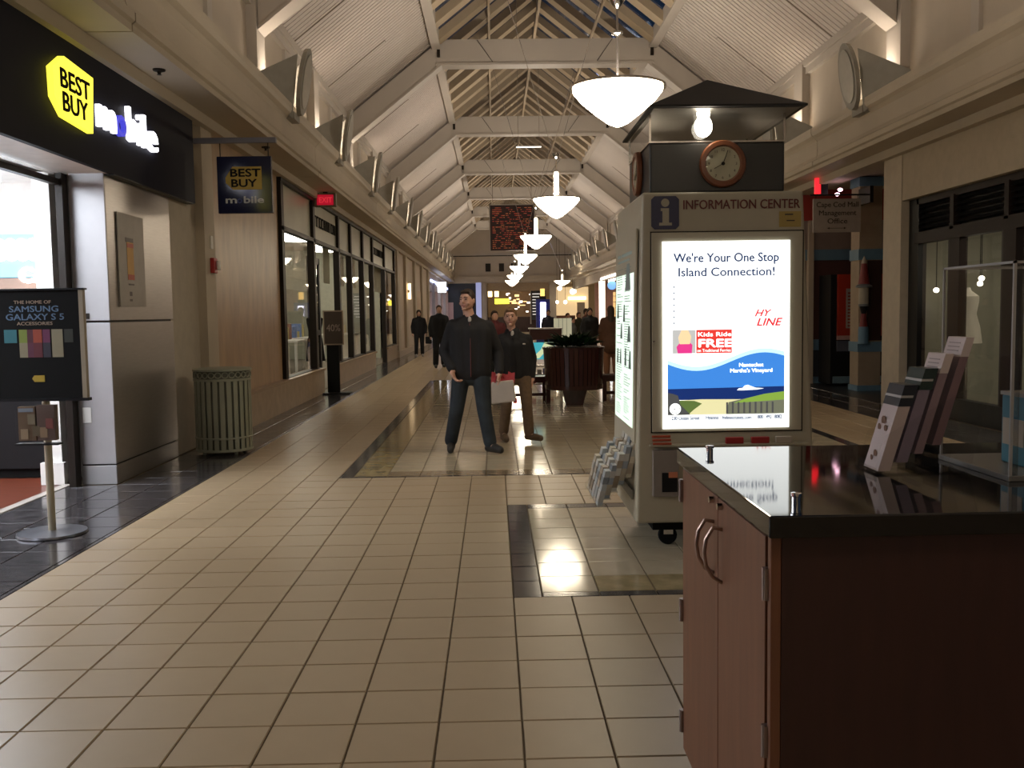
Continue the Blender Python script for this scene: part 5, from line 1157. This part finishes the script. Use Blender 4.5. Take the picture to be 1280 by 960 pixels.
MB().tube([(-.07, -.02, .24), (-.05, -.02, .32), (-.055, -.02, .27+.07), (-.02, -.02, .33), (.02, -.02, .24)], .005, 6).build('handle', tp, t)

def stand(h=1.7, b=1.0, step=.0):
    s = h/1.7; J = dict(head=(0, 0, 1.585), neck=(0, 0, 1.44), sl=(-.18, 0, 1.36), sr=(.18, 0, 1.36), el=(-.25, .02, 1.1), er=(.25, .02, 1.1), wl=(-.24, -.06, .86), wr=(.24, -.06, .86), hl=(-.095, 0, .88), hr=(.095, 0, .88), kl=(-.11, -.03-step, .48), kr=(.10, 0+step*.3, .48), al=(-.12, .02-step*.6, .09), ar=(.11, .04+step, .09), tl=(-.12, -.14-step*.6, .035), tr=(.12, -.12+step, .035), b=b)
    for k_ in J:
        if isinstance(J[k_], tuple): J[k_] = tuple(v*s for v in J[k_])
    return J
dk = cl('dark_cloth', (.010, .011, .014)); redj = cl('dark_red_cloth', (.10, .016, .018)); brc = cl('brown_coat', (.10, .045, .025)); bg = dict(voxel=.02, detail=False)
person((-2.60, 33.5, 0), .1, 'distant person in dark coat and trousers walking by the far left wall, bag in hand', stand(1.62, 1.05, .1), dict(top=dk, legs=dk, shoe=mat('pale_shoe', (.4, .38, .35), .6), hair=brhair), 'm', 'long', **bg)
person((-1.50, 26.5, 0), .1, 'person in black coat half hidden behind the man in the zip jacket', stand(1.72, 1.25, .15), dict(top=dk, legs=dk, shoe=darksh, hair=brhair), 'm', 'short', **bg)
person((.02, 20.5, 0), .2, 'person in dark red jacket between the walking man and woman', stand(1.52, 1.2), dict(top=redj, legs=dk, shoe=darksh, hair=brhair), 'm', 'short', **bg)
person((2.75, 27.5, 0), .1, 'long haired person in long black coat beyond the slatted planter', stand(1.58, 1.15), dict(top=dk, legs=dk, shoe=darksh, hair=brhair), 'w', 'long', coat_len=.5, **bg)
person((2.68, 22.0, 0), PI, 'person seen from behind in brown coat and boots left of the kiosk', stand(1.60, 1.2), dict(top=brc, legs=cl('tan_boot', (.22, .10, .05)), shoe=cl('tan_boot', (.22, .10, .05)), hair=brhair), 'w', 'long', coat_len=.72, **bg)
for k, (x, y, h, c_, lb) in enumerate(((2.05, 36, 1.55, cl('slate_cloth', (.03, .035, .06)), 'blue-capped person in slate jacket far behind the totem'), (2.62, 34, 1.42, dk, 'short dark dressed person in the far crowd'), (3.1, 35, 1.45, cl('olive_cloth', (.05, .055, .035)), 'person in olive jacket in the far crowd'), (3.2, 33.2, 1.58, cl('rust_cloth', (.16, .05, .03)), 'person in rust coloured top in the far crowd'), (2.45, 30, 1.30, cl('grey_cloth', (.12, .13, .13)), 'small person in grey top in front of the far crowd'))):
    person((x, y, 0), .3*k, lb, stand(h, 1.1), dict(top=c_, legs=dk, shoe=darksh, hair=brhair), 'm', 'short', group='people in the far crowd', **bg)
q = thing('handbag', 'dark handbag beside the distant person by the far left wall', 'bag', (-2.28, 33.4, .45)); bevel(MB().box(-.10, -.05, 0, .12, .05, .25).build('bag_body', dk, q), .03); MB().tube([(-.07, 0, .24), (-.03, 0, .40), (.04, 0, .40), (.08, 0, .24)], .01, 6).build('handle', dk, q)

# ------------------------------------------------------------------ slatted planter with benches
t = thing('slatted_planter', 'round dark mahogany planter of upright staves on a tapered pedestal', 'planter', (1.27, 15.35, 0))
MB().lathe([(.42, .30), (.44, .92)], n=40).build('liner', blackm, t, True)
sm = MB().hexa([(-.030, -.455, .32), (.030, -.455, .32), (.026, -.435, .32), (-.026, -.435, .32)], [(-.034, -.485, .90), (.034, -.485, .90), (.030, -.465, .90), (-.030, -.465, .90)]).mesh('stave', mahog)
for k in range(40):
    o = D.objects.new('stave', sm); col.objects.link(o); o.parent = t; o.rotation_euler = (0, 0, 2*PI*k/40)
MB().lathe([(.43, .90), (.50, .90), (.50, .93), (.43, .93)], n=40, caps=False).build('rim', mahog, t, True)
MB().lathe([(.46, .26), (.47, .33), (.40, .34)], n=40).build('base_ring', mahog, t, True)
MB().hexa([(-.13, -.13, 0), (.13, -.13, 0), (.13, .13, 0), (-.13, .13, 0)], [(-.21, -.21, .30), (.21, -.21, .30), (.21, .21, .30), (-.21, .21, .30)]).build('pedestal', mahog, t)
q = thing('leafy_plant', 'dark green leafy plant filling the slatted planter', 'plant', (1.27, 15.35, .90)); random.seed(8)
MB().lathe([(.40, 0), (.40, .03)], n=24).build('soil', blackm, q)
lf = mat('leaf', (.012, .035, .012), .3, var=.4)
lmesh = MB().add([(0, 0, 0), (.05, .08, .03), (0, .24, .0), (-.05, .08, .03), (0, .1, .0)], [(0, 1, 4), (1, 2, 4), (2, 3, 4), (3, 0, 4)]).mesh('leaf', lf)
for k in range(130):
    a = random.uniform(0, 2*PI); r_ = random.uniform(.0, .30); o = D.objects.new('leaf', lmesh); col.objects.link(o); o.parent = q
    o.location = (r_*math.cos(a), r_*math.sin(a), .02+random.uniform(0, .12)*(1-r_)); o.rotation_euler = (random.uniform(.1, .9), random.uniform(-.3, .3), a-PI/2); o.scale = (1, 1, 1)
def bench(loc, rot, lb):
    t = thing('bench', lb, 'bench', loc, rot, 'dark benches beside the planter')
    for k in range(4): bevel(MB().box(-.50, -.20+k*.105, .40, .50, -.11+k*.105, .435).build('seat_slat', mahog, t), .004)
    for x in (-.44, .44):
        for y in (-.16, .16): bx('leg', (x-.035, y-.035, 0, x+.035, y+.035, .40), mahog, t)
        bx('rail', (x-.02, -.16, .10, x+.02, .16, .15), mahog, t)
    bx('apron', (-.46, -.19, .33, .46, -.16, .40), mahog, t); bx('apron', (-.46, .16, .33, .46, .19, .40), mahog, t); bx('stretcher', (-.44, -.02, .10, .44, .02, .15), mahog, t)
    return t
bench((.42, 15.9, 0), .12, 'dark wooden bench left of the slatted planter'); bench((2.28, 16.0, 0), -.12, 'dark wooden bench right of the slatted planter')
# retail cart behind the woman
t = thing('retail_cart', 'dark retail cart with a teal picture panel and shelves behind the woman', 'cart', (.90, 18.3, 0))
bx('head_board', (-.22, -.2, .97, .38, .2, 1.17), mat('cart_maroon', (.07, .022, .018), .5), t); bx('white_edge', (-.24, -.22, 1.17, .40, .2, 1.19), white, t)
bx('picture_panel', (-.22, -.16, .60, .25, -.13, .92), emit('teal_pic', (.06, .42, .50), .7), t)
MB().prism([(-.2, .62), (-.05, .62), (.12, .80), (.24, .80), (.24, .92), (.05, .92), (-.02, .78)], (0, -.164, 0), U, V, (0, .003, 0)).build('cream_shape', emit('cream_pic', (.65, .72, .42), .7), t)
for z in (.12, .30, .46): bx('shelf', (-.24, -.2, z, .38, .2, z+.025), steelp, t)
for x in (-.24, .36): bx('post', (x, -.18, 0, x+.03, .18, .97), black, t)
random.seed(6)
for z in (.145, .325):
    for k in range(5): tag(MB().box(.70+k*.11, 18.15, z, .78+k*.11, 18.3, z+random.uniform(.05, .11)).build('cart_goods', mat('cg%d' % (k % 3), [(.3, .05, .06), (.3, .28, .26), (.1, .1, .2)][k % 3], .4)), '%s goods item from the left on the %s shelf of the dark retail cart' % (['first', 'second', 'third', 'fourth', 'fifth'][k], 'bottom' if z < .2 else 'middle'), 'goods', 'goods on the retail cart')
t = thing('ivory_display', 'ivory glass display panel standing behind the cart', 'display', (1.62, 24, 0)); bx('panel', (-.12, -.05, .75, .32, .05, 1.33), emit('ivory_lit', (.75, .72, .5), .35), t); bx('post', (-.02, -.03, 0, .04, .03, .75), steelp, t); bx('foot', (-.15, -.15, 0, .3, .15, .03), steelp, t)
for x in (0, .1, .2): bx('glass_rib', (x-.01, -.06, .75, x+.0, -.05, 1.33), mat('rib_grey', (.25, .25, .2), .5), t)
